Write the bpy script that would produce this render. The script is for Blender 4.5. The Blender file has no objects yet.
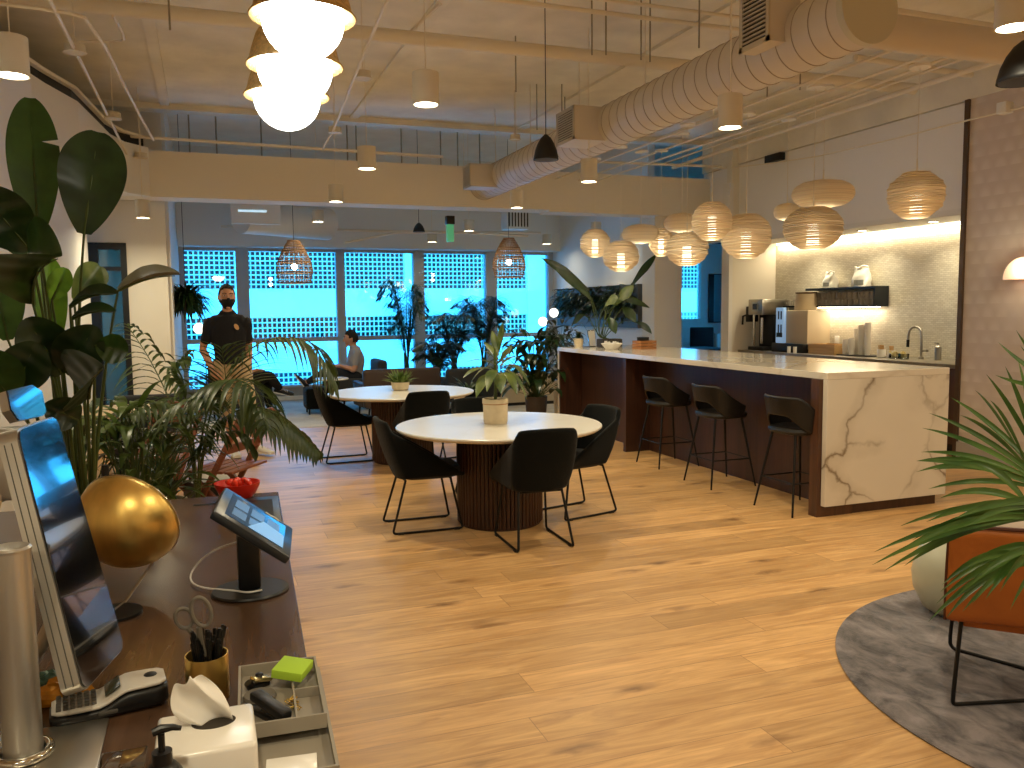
import bpy, bmesh, math, random
from mathutils import Vector, Matrix, Euler
PI = math.pi
D = bpy.data
COL = bpy.context.scene.collection
random.seed(7)

# ------------------------------------------------------------------ camera
F = 834.0
H = 1.55
RW = Matrix(((0.93878077, -0.34434746, -0.01074678),
             (-0.04061297, -0.07963736, -0.99599622),
             (0.34211292, 0.93545856, -0.08874699)))     # world -> view (x right, y down, z forward)
RT = RW.transposed()
CAM = Vector((0, 0, H))
def ray(u, v): return RT @ Vector(((u - 512) / F, (v - 384) / F, 1.0))
def at(u, v, x=None, y=None, z=None, d=None):
    r = ray(u, v)
    if z is not None: t = (z - H) / r.z
    elif y is not None: t = y / r.y
    elif x is not None: t = x / r.x
    else: t = d
    return CAM + r * t
cam = D.cameras.new('camera'); co = D.objects.new('camera', cam); COL.objects.link(co)
right = RT @ Vector((1, 0, 0)); up = RT @ Vector((0, -1, 0)); back = RT @ Vector((0, 0, -1))
m = Matrix.Identity(4)
for i in range(3):
    m[i][0] = right[i]; m[i][1] = up[i]; m[i][2] = back[i]; m[i][3] = CAM[i]
co.matrix_world = m
cam.sensor_width = 36; cam.lens = 36 * F / 1024; cam.clip_start = .02; cam.clip_end = 300
bpy.context.scene.camera = co

# ------------------------------------------------------------------ materials
def lin(c):
    c = c / 255.0
    return c / 12.92 if c <= .04045 else ((c + .055) / 1.055) ** 2.4
def S(r, g, b): return (lin(r), lin(g), lin(b), 1)
MATS = {}
def mat(name, col, rough=.6, metal=0, emis=None, es=0, trans=0, spec=.5, noise=None, bump=None, coat=0, sheen=0, alpha=1, ior=1.45, sss=0):
    """noise=(scale, amount, (stretch xyz)); bump=(scale, strength, stretch)"""
    if name in MATS: return MATS[name]
    m = D.materials.new(name); m.use_nodes = True
    nt = m.node_tree; b = nt.nodes['Principled BSDF']; N = nt.nodes; L = nt.links
    b.inputs['Base Color'].default_value = col if len(col) == 4 else (*col, 1)
    b.inputs['Roughness'].default_value = rough; b.inputs['Metallic'].default_value = metal
    b.inputs['Specular IOR Level'].default_value = spec
    b.inputs['IOR'].default_value = ior
    if coat: b.inputs['Coat Weight'].default_value = coat; b.inputs['Coat Roughness'].default_value = .1
    if sheen: b.inputs['Sheen Weight'].default_value = sheen
    if trans: b.inputs['Transmission Weight'].default_value = trans
    if alpha < 1: b.inputs['Alpha'].default_value = alpha
    if emis: b.inputs['Emission Color'].default_value = emis; b.inputs['Emission Strength'].default_value = es
    if noise:
        tc = N.new('ShaderNodeTexCoord'); mp = N.new('ShaderNodeMapping'); nz = N.new('ShaderNodeTexNoise')
        mp.inputs['Scale'].default_value = noise[2] if len(noise) > 2 else (1, 1, 1)
        nz.inputs['Scale'].default_value = noise[0]; nz.inputs['Detail'].default_value = 5
        L.new(tc.outputs['Object'], mp.inputs[0]); L.new(mp.outputs[0], nz.inputs['Vector'])
        rp = N.new('ShaderNodeMapRange'); rp.inputs[1].default_value = .3; rp.inputs[2].default_value = .7
        rp.inputs[3].default_value = 1 - noise[1]; rp.inputs[4].default_value = 1 + noise[1]
        L.new(nz.outputs['Fac'], rp.inputs[0])
        vm = N.new('ShaderNodeVectorMath'); vm.operation = 'SCALE'
        vm.inputs[0].default_value = tuple(b.inputs['Base Color'].default_value)[:3]
        L.new(rp.outputs[0], vm.inputs['Scale']); L.new(vm.outputs[0], b.inputs['Base Color'])
    if bump:
        tc = N.new('ShaderNodeTexCoord'); mp = N.new('ShaderNodeMapping'); nz = N.new('ShaderNodeTexNoise')
        mp.inputs['Scale'].default_value = bump[2] if len(bump) > 2 else (1, 1, 1)
        nz.inputs['Scale'].default_value = bump[0]; nz.inputs['Detail'].default_value = 4
        bp = N.new('ShaderNodeBump'); bp.inputs['Strength'].default_value = bump[1]; bp.inputs['Distance'].default_value = .01
        L.new(tc.outputs['Object'], mp.inputs[0]); L.new(mp.outputs[0], nz.inputs['Vector'])
        L.new(nz.outputs['Fac'], bp.inputs['Height']); L.new(bp.outputs[0], b.inputs['Normal'])
    MATS[name] = m
    return m
def math_node(nt, op, a, b=None, c=None):
    n = nt.nodes.new('ShaderNodeMath'); n.operation = op
    for i, v in enumerate((a, b, c)):
        if v is None: continue
        if isinstance(v, (int, float)): n.inputs[i].default_value = v
        else: nt.links.new(v, n.inputs[i])
    return n.outputs[0]
def mixc(nt, fac, a, b):
    n = nt.nodes.new('ShaderNodeMix'); n.data_type = 'RGBA'
    for sock, v in ((n.inputs[0], fac), (n.inputs[6], a), (n.inputs[7], b)):
        if isinstance(v, (int, float)): sock.default_value = v
        elif isinstance(v, tuple): sock.default_value = v
        else: nt.links.new(v, sock)
    return n.outputs[2]
def comb(nt, x, y, z=0.0):
    n = nt.nodes.new('ShaderNodeCombineXYZ')
    for i, v in enumerate((x, y, z)):
        if isinstance(v, (int, float)): n.inputs[i].default_value = v
        else: nt.links.new(v, n.inputs[i])
    return n.outputs[0]
def noise_node(nt, vec, scale, detail=4, dist=0, rough=.5):
    n = nt.nodes.new('ShaderNodeTexNoise'); n.inputs['Scale'].default_value = scale
    n.inputs['Detail'].default_value = detail; n.inputs['Distortion'].default_value = dist; n.inputs['Roughness'].default_value = rough
    nt.links.new(vec, n.inputs['Vector']); return n.outputs['Fac']
def maprange(nt, v, a, b, c, d):
    n = nt.nodes.new('ShaderNodeMapRange'); nt.links.new(v, n.inputs[0])
    for i, x in enumerate((a, b, c, d)): n.inputs[i + 1].default_value = x
    return n.outputs[0]

def plank_material():
    m = D.materials.new('oak_planks'); m.use_nodes = True; nt = m.node_tree; b = nt.nodes['Principled BSDF']
    tc = nt.nodes.new('ShaderNodeTexCoord'); sp = nt.nodes.new('ShaderNodeSeparateXYZ'); nt.links.new(tc.outputs['Object'], sp.inputs[0])
    X, Y = sp.outputs[0], sp.outputs[1]
    W, LN = .19, 2.1
    row = math_node(nt, 'FLOOR', math_node(nt, 'DIVIDE', Y, W))
    wn = nt.nodes.new('ShaderNodeTexWhiteNoise'); wn.noise_dimensions = '1D'; nt.links.new(row, wn.inputs['W'])
    xo = math_node(nt, 'ADD', X, math_node(nt, 'MULTIPLY', wn.outputs['Value'], LN))
    colx = math_node(nt, 'FLOOR', math_node(nt, 'DIVIDE', xo, LN))
    w2 = nt.nodes.new('ShaderNodeTexWhiteNoise'); w2.noise_dimensions = '2D'; nt.links.new(comb(nt, row, colx), w2.inputs['Vector'])
    idv = w2.outputs['Value']
    off = math_node(nt, 'MULTIPLY', idv, 37.0)
    g1 = noise_node(nt, comb(nt, math_node(nt, 'MULTIPLY', X, .9), math_node(nt, 'MULTIPLY', Y, 9.0), off), 2.2, 6, 1.4, .6)
    g2 = noise_node(nt, comb(nt, math_node(nt, 'MULTIPLY', X, 1.5), math_node(nt, 'MULTIPLY', Y, 40.0), off), 3.0, 3, .4)
    c = mixc(nt, maprange(nt, g1, .32, .68, 0, 1), S(176, 132, 82), S(216, 173, 117))
    c = mixc(nt, maprange(nt, g2, .4, .75, 0, .25), c, S(168, 128, 86))
    tint = maprange(nt, idv, 0, 1, .80, 1.16)
    vm = nt.nodes.new('ShaderNodeVectorMath'); vm.operation = 'SCALE'; nt.links.new(c, vm.inputs[0]); nt.links.new(tint, vm.inputs['Scale'])
    c = vm.outputs[0]
    # knots and dark flecks, stretched along the board
    vo = nt.nodes.new('ShaderNodeTexVoronoi'); vo.feature = 'F1'; vo.inputs['Scale'].default_value = 1.0
    dv = noise_node(nt, comb(nt, math_node(nt, 'MULTIPLY', X, 6.0), math_node(nt, 'MULTIPLY', Y, 14.0), off), 1.5, 3)
    nt.links.new(comb(nt, math_node(nt, 'ADD', math_node(nt, 'MULTIPLY', X, 2.1), math_node(nt, 'MULTIPLY', dv, .25)), math_node(nt, 'ADD', math_node(nt, 'MULTIPLY', Y, 6.2), math_node(nt, 'MULTIPLY', dv, .4)), 0.0), vo.inputs['Vector'])
    k = maprange(nt, vo.outputs['Distance'], .03, .27, 1, 0)
    sel = nt.nodes.new('ShaderNodeSeparateColor'); nt.links.new(vo.outputs['Color'], sel.inputs[0])
    k = math_node(nt, 'MULTIPLY', k, math_node(nt, 'GREATER_THAN', sel.outputs[0], .45))
    k = math_node(nt, 'MULTIPLY', k, maprange(nt, dv, .3, .55, .4, 1))
    c = mixc(nt, math_node(nt, 'MULTIPLY', k, .85), c, S(96, 62, 36))
    # seams
    fy = math_node(nt, 'FRACT', math_node(nt, 'DIVIDE', Y, W)); fx = math_node(nt, 'FRACT', math_node(nt, 'DIVIDE', xo, LN))
    sy = math_node(nt, 'LESS_THAN', fy, .018); sx = math_node(nt, 'LESS_THAN', fx, .0016)
    sm = math_node(nt, 'MAXIMUM', sy, sx)
    c = mixc(nt, math_node(nt, 'MULTIPLY', sm, .55), c, S(110, 76, 46))
    nt.links.new(c, b.inputs['Base Color'])
    nt.links.new(maprange(nt, g1, .3, .7, .34, .46), b.inputs['Roughness'])
    b.inputs['Specular IOR Level'].default_value = .45
    return m

def wood_material(name, c1, c2, axis='z', rough=.45, sc=1.0, panels=None):
    if name in MATS: return MATS[name]
    m = D.materials.new(name); m.use_nodes = True; nt = m.node_tree; b = nt.nodes['Principled BSDF']
    tc = nt.nodes.new('ShaderNodeTexCoord'); mp = nt.nodes.new('ShaderNodeMapping')
    mp.inputs['Scale'].default_value = {'z': (14, 14, .8), 'x': (.8, 14, 14), 'y': (14, .8, 14)}[axis]
    nt.links.new(tc.outputs['Object'], mp.inputs[0])
    n = noise_node(nt, mp.outputs[0], 1.6 * sc, 6, 1.0, .6)
    c = mixc(nt, maprange(nt, n, .3, .7, 0, 1), c1, c2)
    nt.links.new(c, b.inputs['Base Color']); b.inputs['Roughness'].default_value = rough
    MATS[name] = m; return m

def marble_material(name, base, vein, scale=1.0, amount=.8, thr=.012, shift=(0, 0, 0), rough=.18):
    m = D.materials.new(name); m.use_nodes = True; nt = m.node_tree; b = nt.nodes['Principled BSDF']
    tc = nt.nodes.new('ShaderNodeTexCoord'); mp = nt.nodes.new('ShaderNodeMapping'); mp.inputs['Location'].default_value = shift
    nt.links.new(tc.outputs['Object'], mp.inputs[0])
    nz = nt.nodes.new('ShaderNodeTexNoise'); nz.inputs['Scale'].default_value = 1.7 * scale; nz.inputs['Detail'].default_value = 6; nt.links.new(mp.outputs[0], nz.inputs['Vector'])
    va = nt.nodes.new('ShaderNodeVectorMath'); va.operation = 'MULTIPLY_ADD'; nt.links.new(nz.outputs['Color'], va.inputs[0]); va.inputs[1].default_value = (.55, .55, .55); nt.links.new(mp.outputs[0], va.inputs[2])
    vo = nt.nodes.new('ShaderNodeTexVoronoi'); vo.feature = 'DISTANCE_TO_EDGE'; vo.inputs['Scale'].default_value = 1.25 * scale; nt.links.new(va.outputs[0], vo.inputs['Vector'])
    v1 = maprange(nt, vo.outputs['Distance'], 0, thr * 2.2, 1, 0)
    v2 = maprange(nt, vo.outputs['Distance'], 0, thr * 9, .28, 0)
    br = noise_node(nt, mp.outputs[0], 1.1 * scale, 2)
    v = math_node(nt, 'MULTIPLY', math_node(nt, 'MAXIMUM', v1, v2), maprange(nt, br, .36, .50, 0, 1))
    soft = noise_node(nt, mp.outputs[0], .8 * scale, 4)
    c = mixc(nt, maprange(nt, soft, .3, .7, 0, .12), base, vein)
    c = mixc(nt, math_node(nt, 'MULTIPLY', v, amount), c, vein)
    nt.links.new(c, b.inputs['Base Color']); b.inputs['Roughness'].default_value = rough
    return m

def leaf_material(name, c1, c2, rough=.38, trans=.3):
    if name in MATS: return MATS[name]
    m = D.materials.new(name); m.use_nodes = True; nt = m.node_tree; b = nt.nodes['Principled BSDF']; out = nt.nodes['Material Output']
    tc = nt.nodes.new('ShaderNodeTexCoord'); n = noise_node(nt, tc.outputs['Object'], 9, 3)
    c = mixc(nt, maprange(nt, n, .3, .7, 0, 1), c1, c2)
    nt.links.new(c, b.inputs['Base Color']); b.inputs['Roughness'].default_value = rough
    tr = nt.nodes.new('ShaderNodeBsdfTranslucent'); nt.links.new(c, tr.inputs[0])
    mx = nt.nodes.new('ShaderNodeMixShader'); mx.inputs[0].default_value = trans
    nt.links.new(b.outputs[0], mx.inputs[1]); nt.links.new(tr.outputs[0], mx.inputs[2]); nt.links.new(mx.outputs[0], out.inputs[0])
    MATS[name] = m; return m
def glass_material(name, tint=(1, 1, 1, 1), refl=.1, rough=0.0):
    m = D.materials.new(name); m.use_nodes = True; nt = m.node_tree; out = nt.nodes['Material Output']; nt.nodes.remove(nt.nodes['Principled BSDF'])
    t = nt.nodes.new('ShaderNodeBsdfTransparent'); t.inputs[0].default_value = tint
    g = nt.nodes.new('ShaderNodeBsdfGlossy'); g.inputs['Roughness'].default_value = rough
    fr = nt.nodes.new('ShaderNodeFresnel'); fr.inputs[0].default_value = 1.5
    mx = nt.nodes.new('ShaderNodeMixShader'); nt.links.new(math_node(nt, 'ADD', fr.outputs[0], refl), mx.inputs[0])
    nt.links.new(t.outputs[0], mx.inputs[1]); nt.links.new(g.outputs[0], mx.inputs[2]); nt.links.new(mx.outputs[0], out.inputs[0])
    return m
def emit_material(name, col, s):
    m = D.materials.new(name); m.use_nodes = True; nt = m.node_tree; out = nt.nodes['Material Output']; nt.nodes.remove(nt.nodes['Principled BSDF'])
    e = nt.nodes.new('ShaderNodeEmission'); e.inputs[0].default_value = col; e.inputs[1].default_value = s
    nt.links.new(e.outputs[0], out.inputs[0]); return m

WARM = (1.0, .87, .59, 1)
planks = plank_material()
def carpet_mat(name, c1, c2, sc=3.0, stretch=(1, 1, 1)):
    m = D.materials.new(name); m.use_nodes = True; nt = m.node_tree; b = nt.nodes['Principled BSDF']
    tc = nt.nodes.new('ShaderNodeTexCoord'); mp = nt.nodes.new('ShaderNodeMapping'); mp.inputs['Scale'].default_value = stretch
    nt.links.new(tc.outputs['Object'], mp.inputs[0])
    a = noise_node(nt, mp.outputs[0], sc, 5, .5, .65); f = noise_node(nt, tc.outputs['Object'], 180, 2)
    c = mixc(nt, maprange(nt, a, .35, .65, 0, 1), c1, c2)
    nt.links.new(c, b.inputs['Base Color']); b.inputs['Roughness'].default_value = .95
    b.inputs['Sheen Weight'].default_value = .15
    bp = nt.nodes.new('ShaderNodeBump'); bp.inputs['Strength'].default_value = .5; bp.inputs['Distance'].default_value = .004
    nt.links.new(f, bp.inputs['Height']); nt.links.new(bp.outputs[0], b.inputs['Normal'])
    return m
m_rug = carpet_mat('rug_pile', S(66, 63, 67), S(132, 124, 126), 6.5, (1.4, .8, 1))
m_carpet = carpet_mat('carpet', S(172, 166, 154), S(204, 196, 180), 2)
m_ceiling = mat('painted_concrete', S(236, 230, 214), .9, noise=(2.2, .10), bump=(8, .5))
m_paint = mat('cream_paint', S(232, 226, 212), .85)
m_white = mat('white_paint', S(232, 230, 224), .7)
m_greywall = mat('grey_paint', S(238, 236, 232), .85)
m_bulk = mat('bulkhead_paint', S(232, 233, 228), .85)
m_pipe = mat('painted_pipe', S(232, 222, 202), .55)
m_duct = mat('painted_duct', S(206, 196, 180), .5)
m_lampcyl = mat('lamp_paint', S(214, 206, 188), .6)
m_black = mat('black_metal', S(20, 20, 21), .45, .3)
m_blackp = mat('black_plastic', S(16, 16, 17), .4)
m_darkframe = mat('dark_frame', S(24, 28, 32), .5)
m_blackfab = mat('black_fabric', S(10, 13, 13), .95, spec=.15, bump=(220, .4), sheen=.1)
m_seatfab = mat('charcoal_fabric', S(50, 51, 53), .95, bump=(220, .4))
m_leather = mat('black_leather', S(19, 17, 16), .42, bump=(60, .15))
m_walnut = wood_material('walnut', S(62, 38, 24), S(88, 56, 36), 'z', .4)
m_walnut_dark = wood_material('dark_walnut', S(50, 29, 20), S(72, 43, 29), 'z', .4)
m_desk = wood_material('desk_walnut', S(74, 53, 38), S(98, 71, 52), 'y', .25)
m_marble = marble_material('marble_slab', S(214, 206, 192), S(120, 104, 84), 1.25, .95, .018, (.3, .1, .55))
m_quartz = marble_material('white_quartz', S(218, 210, 196), S(170, 152, 128), .6, .35, .012, rough=.12)
m_tabletop = marble_material('table_stone', S(216, 210, 198), S(196, 184, 160), 1.6, .45, .02, rough=.28)
m_steel = mat('brushed_steel', S(170, 165, 156), .3, 1)
m_alu = mat('aluminium', S(196, 194, 188), .35, .9)
m_chrome = mat('chrome', S(210, 208, 202), .12, 1)
m_brass = mat('brushed_brass', S(242, 206, 120), .36, 1, noise=(30, .08, (1, 1, .1)))
m_glass = glass_material('window_glass', (.93, .98, 1, 1), .03)
m_darkglass = glass_material('door_glass', (.34, .42, .36, 1), .04)
m_clear = glass_material('clear_glass', (.92, .94, .93, 1), .06)
m_terra = mat('terracotta', S(176, 126, 84), .8, noise=(10, .1))
m_pot = mat('stone_pot', S(214, 198, 168), .8, noise=(25, .06))
m_soil = mat('soil', S(44, 32, 24), 1, noise=(40, .3))
m_ceramic = mat('white_ceramic', S(236, 232, 224), .2)
m_paper = mat('paper', S(235, 232, 226), .9)
m_orange = mat('cognac_leather', S(158, 90, 34), .42, bump=(40, .12), noise=(6, .1))
m_green = leaf_material('leaf_green', S(38, 62, 26), S(62, 92, 36))
m_green_dark = leaf_material('leaf_dark', S(22, 42, 22), S(40, 62, 28), .3, .15)
m_green_lite = leaf_material('leaf_light', S(120, 150, 60), S(170, 186, 96), .4)
m_green_palm = leaf_material('leaf_palm', S(46, 64, 32), S(80, 94, 46))
m_green_pale = leaf_material('leaf_variegated', S(58, 80, 36), S(112, 124, 60), .4)
m_stem = mat('green_stem', S(70, 86, 40), .5)
m_bark = mat('bark', S(88, 66, 44), .9)
m_teak = wood_material('chair_wood', S(104, 56, 36), S(134, 76, 50), 'z', .5)
m_skin = mat('skin', S(196, 146, 118), .55, sss=0)
m_navy = mat('navy_cotton', S(20, 20, 26), .9, bump=(150, .3))
m_khaki = mat('khaki_cotton', S(176, 152, 118), .9, bump=(150, .2))
m_hair = mat('dark_hair', S(24, 18, 15), .8, bump=(120, .8))

# ------------------------------------------------------------------ mesh builder
def rot_to(v):
    v = Vector(v).normalized()
    return v.to_track_quat('Z', 'Y').to_matrix().to_4x4()
class B:
    def __init__(s): s.bm = bmesh.new()
    def box(s, x0, x1, y0, y1, z0, z1, bev=0, seg=2, M=None):
        b = bmesh.new() if (bev or M) else s.bm
        vs = [b.verts.new((x, y, z)) for x in (x0, x1) for y in (y0, y1) for z in (z0, z1)]
        for f in ((0, 1, 3, 2), (4, 6, 7, 5), (0, 4, 5, 1), (2, 3, 7, 6), (0, 2, 6, 4), (1, 5, 7, 3)):
            b.faces.new([vs[i] for i in f])
        if bev:
            bmesh.ops.bevel(b, geom=b.edges[:], offset=bev, segments=seg, profile=.5, affect='EDGES')
        if bev or M: s.add(b, M)
        return s
    def add(s, b, M=None):
        if M is not None: b.transform(M)
        me = D.meshes.new('_t'); b.to_mesh(me); b.free(); s.bm.from_mesh(me); D.meshes.remove(me)
        return s
    def addmesh(s, me, M=None):
        b = bmesh.new(); b.from_mesh(me); return s.add(b, M)
    def cyl(s, p0, p1, r0, r1=None, seg=24, caps=True):
        p0 = Vector(p0); p1 = Vector(p1); r1 = r0 if r1 is None else r1
        Q = rot_to(p1 - p0); a = []; c = []
        for i in range(seg):
            t = 2 * PI * i / seg; d = Q @ Vector((math.cos(t), math.sin(t), 0))
            a.append(s.bm.verts.new(p0 + d * r0)); c.append(s.bm.verts.new(p1 + d * r1))
        for i in range(seg):
            j = (i + 1) % seg; s.bm.faces.new((a[i], a[j], c[j], c[i]))
        if caps:
            s.bm.faces.new(a[::-1]); s.bm.faces.new(c)
        return s
    def tube(s, pts, r, seg=10, smooth=0, closed=False):
        pts = [Vector(p) for p in pts]
        rs = list(r) if isinstance(r, (list, tuple)) else [r] * len(pts)
        for _ in range(smooth):
            q = [pts[0]]; qr = [rs[0]]
            for i in range(len(pts) - 1):
                q += [pts[i].lerp(pts[i + 1], .25), pts[i].lerp(pts[i + 1], .75)]
                qr += [rs[i] * .75 + rs[i + 1] * .25, rs[i] * .25 + rs[i + 1] * .75]
            q.append(pts[-1]); qr.append(rs[-1]); pts, rs = q, qr
        n = len(pts); rings = []; nrm = None
        for i, p in enumerate(pts):
            if closed: t = (pts[(i + 1) % n] - pts[i - 1])
            else: t = (pts[min(i + 1, n - 1)] - pts[max(i - 1, 0)])
            if t.length < 1e-9: t = Vector((0, 0, 1))
            t.normalize()
            if nrm is None: nrm = t.orthogonal().normalized()
            else:
                nrm = nrm - t * nrm.dot(t)
                nrm = t.orthogonal().normalized() if nrm.length < 1e-6 else nrm.normalized()
            bn = t.cross(nrm)
            rings.append([s.bm.verts.new(p + (nrm * math.cos(2 * PI * k / seg) + bn * math.sin(2 * PI * k / seg)) * rs[i]) for k in range(seg)])
        for i in range(n if closed else n - 1):
            A, C = rings[i], rings[(i + 1) % n]
            for k in range(seg):
                j = (k + 1) % seg; s.bm.faces.new((A[k], A[j], C[j], C[k]))
        if not closed:
            s.bm.faces.new(rings[0][::-1]); s.bm.faces.new(rings[-1])
        return s
    def lathe(s, prof, c=(0, 0, 0), seg=32, M=None, sx=1, sy=1):
        b = bmesh.new() if M is not None else s.bm
        c = Vector(c); rings = []
        for r, z in prof:
            if r < 1e-6: rings.append([b.verts.new(c + Vector((0, 0, z)))])
            else: rings.append([b.verts.new(c + Vector((r * sx * math.cos(2 * PI * k / seg), r * sy * math.sin(2 * PI * k / seg), z))) for k in range(seg)])
        for A, C in zip(rings, rings[1:]):
            for k in range(seg):
                j = (k + 1) % seg
                if len(A) == 1 and len(C) == 1: break
                if len(A) == 1: b.faces.new((A[0], C[j], C[k]))
                elif len(C) == 1: b.faces.new((A[k], A[j], C[0]))
                else: b.faces.new((A[k], A[j], C[j], C[k]))
        if M is not None: s.add(b, M)
        return s
    def ball(s, c, r, sx=1, sy=1, sz=1, seg=20, M=None):
        b = bmesh.new(); bmesh.ops.create_uvsphere(b, u_segments=seg, v_segments=max(6, seg // 2), radius=r)
        T = Matrix.Translation(Vector(c)) @ (M or Matrix.Identity(4)) @ Matrix.Diagonal((sx, sy, sz, 1))
        return s.add(b, T)
    def poly(s, pts, th=None, M=None):
        """flat polygon (list of 3D points), optionally extruded by vector th"""
        b = bmesh.new(); vs = [b.verts.new(p) for p in pts]; f = b.faces.new(vs)
        if th is not None:
            r = bmesh.ops.extrude_face_region(b, geom=[f])
            for v in r['geom']:
                if isinstance(v, bmesh.types.BMVert): v.co += Vector(th)
        return s.add(b, M)
    def grid(s, fn, nu, nv, closed_u=False):
        rows = [[s.bm.verts.new(fn(i / (nu if closed_u else nu - 1), j / (nv - 1))) for i in range(nu)] for j in range(nv)]
        for j in range(nv - 1):
            for i in range(nu if closed_u else nu - 1):
                k = (i + 1) % nu
                s.bm.faces.new((rows[j][i], rows[j][k], rows[j + 1][k], rows[j + 1][i]))
        return s
    def leaf(s, p, d, L, W, droop=.6, n=8, fold=.2, shape=0, side=None, wave=0):
        """one leaf blade bending under its weight; shape 0 lance, 1 broad oval, 2 narrow strap"""
        p = Vector(p); d = Vector(d).normalized(); st = L / n
        sd = Vector(side) if side is not None else d.cross(Vector((0, 0, 1)))
        if sd.length < .05: sd = Vector((random.uniform(-1, 1), random.uniform(-1, 1), 0))
        sd.normalize(); prev = None
        for i in range(n + 1):
            t = i / n
            if shape == 0: w = W * .5 * (math.sin(PI * min(1, t ** .7)) * .95 + .03)
            elif shape == 1: w = W * .5 * (math.sin(PI * (t ** .85)) ** .6 if 0 < t < 1 else .02)
            else: w = W * .5 * (min(1, t * 6 + .25) * (1 - t ** 3) + .01)
            nn = sd.cross(d).normalized()
            wv = math.sin(t * 9 + wave * 7) * wave
            l = s.bm.verts.new(p + sd * w + nn * (w * (fold + wv))); c = s.bm.verts.new(p); r = s.bm.verts.new(p - sd * w + nn * (w * (fold - wv)))
            if prev:
                s.bm.faces.new((prev[0], prev[1], c, l)); s.bm.faces.new((prev[1], prev[2], r, c))
            prev = (l, c, r)
            p = p + d * st
            d = (d + Vector((0, 0, -1)) * droop / n * (1.0 if d.z > -.95 else 0)).normalized()
            sd = (sd - d * sd.dot(d)).normalized()
        return s
    def build(s, name, m, parent=None, smooth=True, loc=None, rot=None, solid=0, sub=0, angle=35, mods=None):
        bmesh.ops.recalc_face_normals(s.bm, faces=s.bm.faces[:]) if s.bm.faces else None
        me = D.meshes.new(name); s.bm.to_mesh(me); s.bm.free()
        me.materials.append(m)
        if smooth:
            me.polygons.foreach_set('use_smooth', [True] * len(me.polygons))
            try: me.set_sharp_from_angle(angle=math.radians(angle))
            except Exception: pass
        o = D.objects.new(name, me); COL.objects.link(o)
        if parent is not None: o.parent = parent
        if loc is not None: o.location = loc
        if rot is not None: o.rotation_euler = rot
        if solid:
            q = o.modifiers.new('solid', 'SOLIDIFY'); q.thickness = solid; q.offset = 0
        if sub:
            q = o.modifiers.new('sub', 'SUBSURF'); q.levels = sub; q.render_levels = sub
        return o
def tag(o, label=None, cat=None, group=None, kind=None):
    if label: o['label'] = label
    if cat: o['category'] = cat
    if group: o['group'] = group
    if kind: o['kind'] = kind
    return o
def thing(name, label, cat, loc=(0, 0, 0), rz=0, group=None):
    o = D.objects.new(name, None); COL.objects.link(o); o.location = loc; o.rotation_euler = (0, 0, rz); o.empty_display_size = .1
    return tag(o, label, cat, group)
def struct(name, b, m, parent=None, smooth=False, **k):
    o = b.build(name, m, parent, smooth=smooth, **k)
    if parent is None: o['kind'] = 'structure'
    return o
def copy_tree(o, loc=None, rz=None, label=None, group=None, parent=None, scale=None):
    c = o.copy(); COL.objects.link(c)
    if parent is not None: c.parent = parent
    if loc is not None: c.location = loc
    if rz is not None: c.rotation_euler = (0, 0, rz)
    if label: c['label'] = label
    if group: c['group'] = group
    if scale: c.scale = (scale,) * 3
    for ch in [x for x in D.objects if x.parent == o]: copy_tree(ch, parent=c)
    return c
def lamp(kind, name, loc, power, parent=None, size=.1, color=WARM, spread=PI, blend=.5, angle=2.0, rot=(0, 0, 0)):
    l = D.lights.new(name, kind); l.energy = power; l.color = color[:3]
    if kind == 'AREA': l.shape = 'DISK'; l.size = size; l.spread = spread
    if kind == 'POINT': l.shadow_soft_size = size
    if kind == 'SPOT': l.shadow_soft_size = size; l.spot_size = angle; l.spot_blend = blend
    o = D.objects.new(name, l); COL.objects.link(o); o.location = loc; o.rotation_euler = rot
    if parent is not None: o.parent = parent
    return o
def bez(p0, p1, p2, n=12):
    p0, p1, p2 = Vector(p0), Vector(p1), Vector(p2)
    return [p0 * (1 - t) ** 2 + p1 * 2 * t * (1 - t) + p2 * t * t for t in [i / n for i in range(n + 1)]]
# ================================================================== SETTING
YB = 11.2      # front face of the deep beam
YW = 15.3      # window wall
def sbox(name, m, *a, parent=None, bev=0): return struct(name, B().box(*a, bev=bev), m, parent)
sbox('floor', planks, -2.6, 9.8, -3.2, 11.4, -.06, 0)
o = sbox('floor', m_carpet, -2.6, 13, 11.4, 16, -.06, .004)
o['label'] = 'beige lounge carpet beyond the oak planks'
# concrete ceiling with shallow joists
b = B().box(-4, 9.8, -3.2, 11.1, 4.05, 4.3)
sbox('ceiling', m_ceiling, -4, 9.8, -3.2, 11.1, 4.05, 4.3)
sbox('ceiling', mat('far_slab_paint', S(240, 240, 236), .9, noise=(3, .05)), -4, 13, 11.1, 16, 4.28, 4.5)
sbox('trim_1', m_ceiling, -4, 9.8, 11.02, 11.22, 3.98, 4.5)
for i, x in enumerate((-.35, 1.9, 4.2, 6.4)):
    sbox('trim_2', m_ceiling, x - .05, x + .05, -3.2, 11.02, 4.02, 4.06)
# deep beam across the room
sbox('trim_3', mat('beam_paint', S(232, 224, 206), .85), -1.9, 4.58, YB - .3, YB + .1, 2.93, 3.47)
sbox('trim_4', MATS['beam_paint'], 4.585, 9.6, YB - .26, YB + .1, 2.91, 3.47)
# outer shell
m_shell = m_white
sbox('wall_behind_camera', m_white, -2.6, 9.8, -3.3, -3.2, 0, 4.3)
sbox('wall_left', m_white, -1.95, -1.25, 4.4, 10.9, 0, 3.5)
sbox('wall_left_near', mat('left_room_paint', S(220, 212, 200), .85), -2.7, -2.6, -3.3, 11.4, 0, 4.3)
sbox('wall_left_panel', wood_material('pale_oak_panel', S(196, 168, 136), S(214, 190, 160), 'z', .5), -2.6, -1.9, 4.3, 4.4, 0, 2.3)
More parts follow.
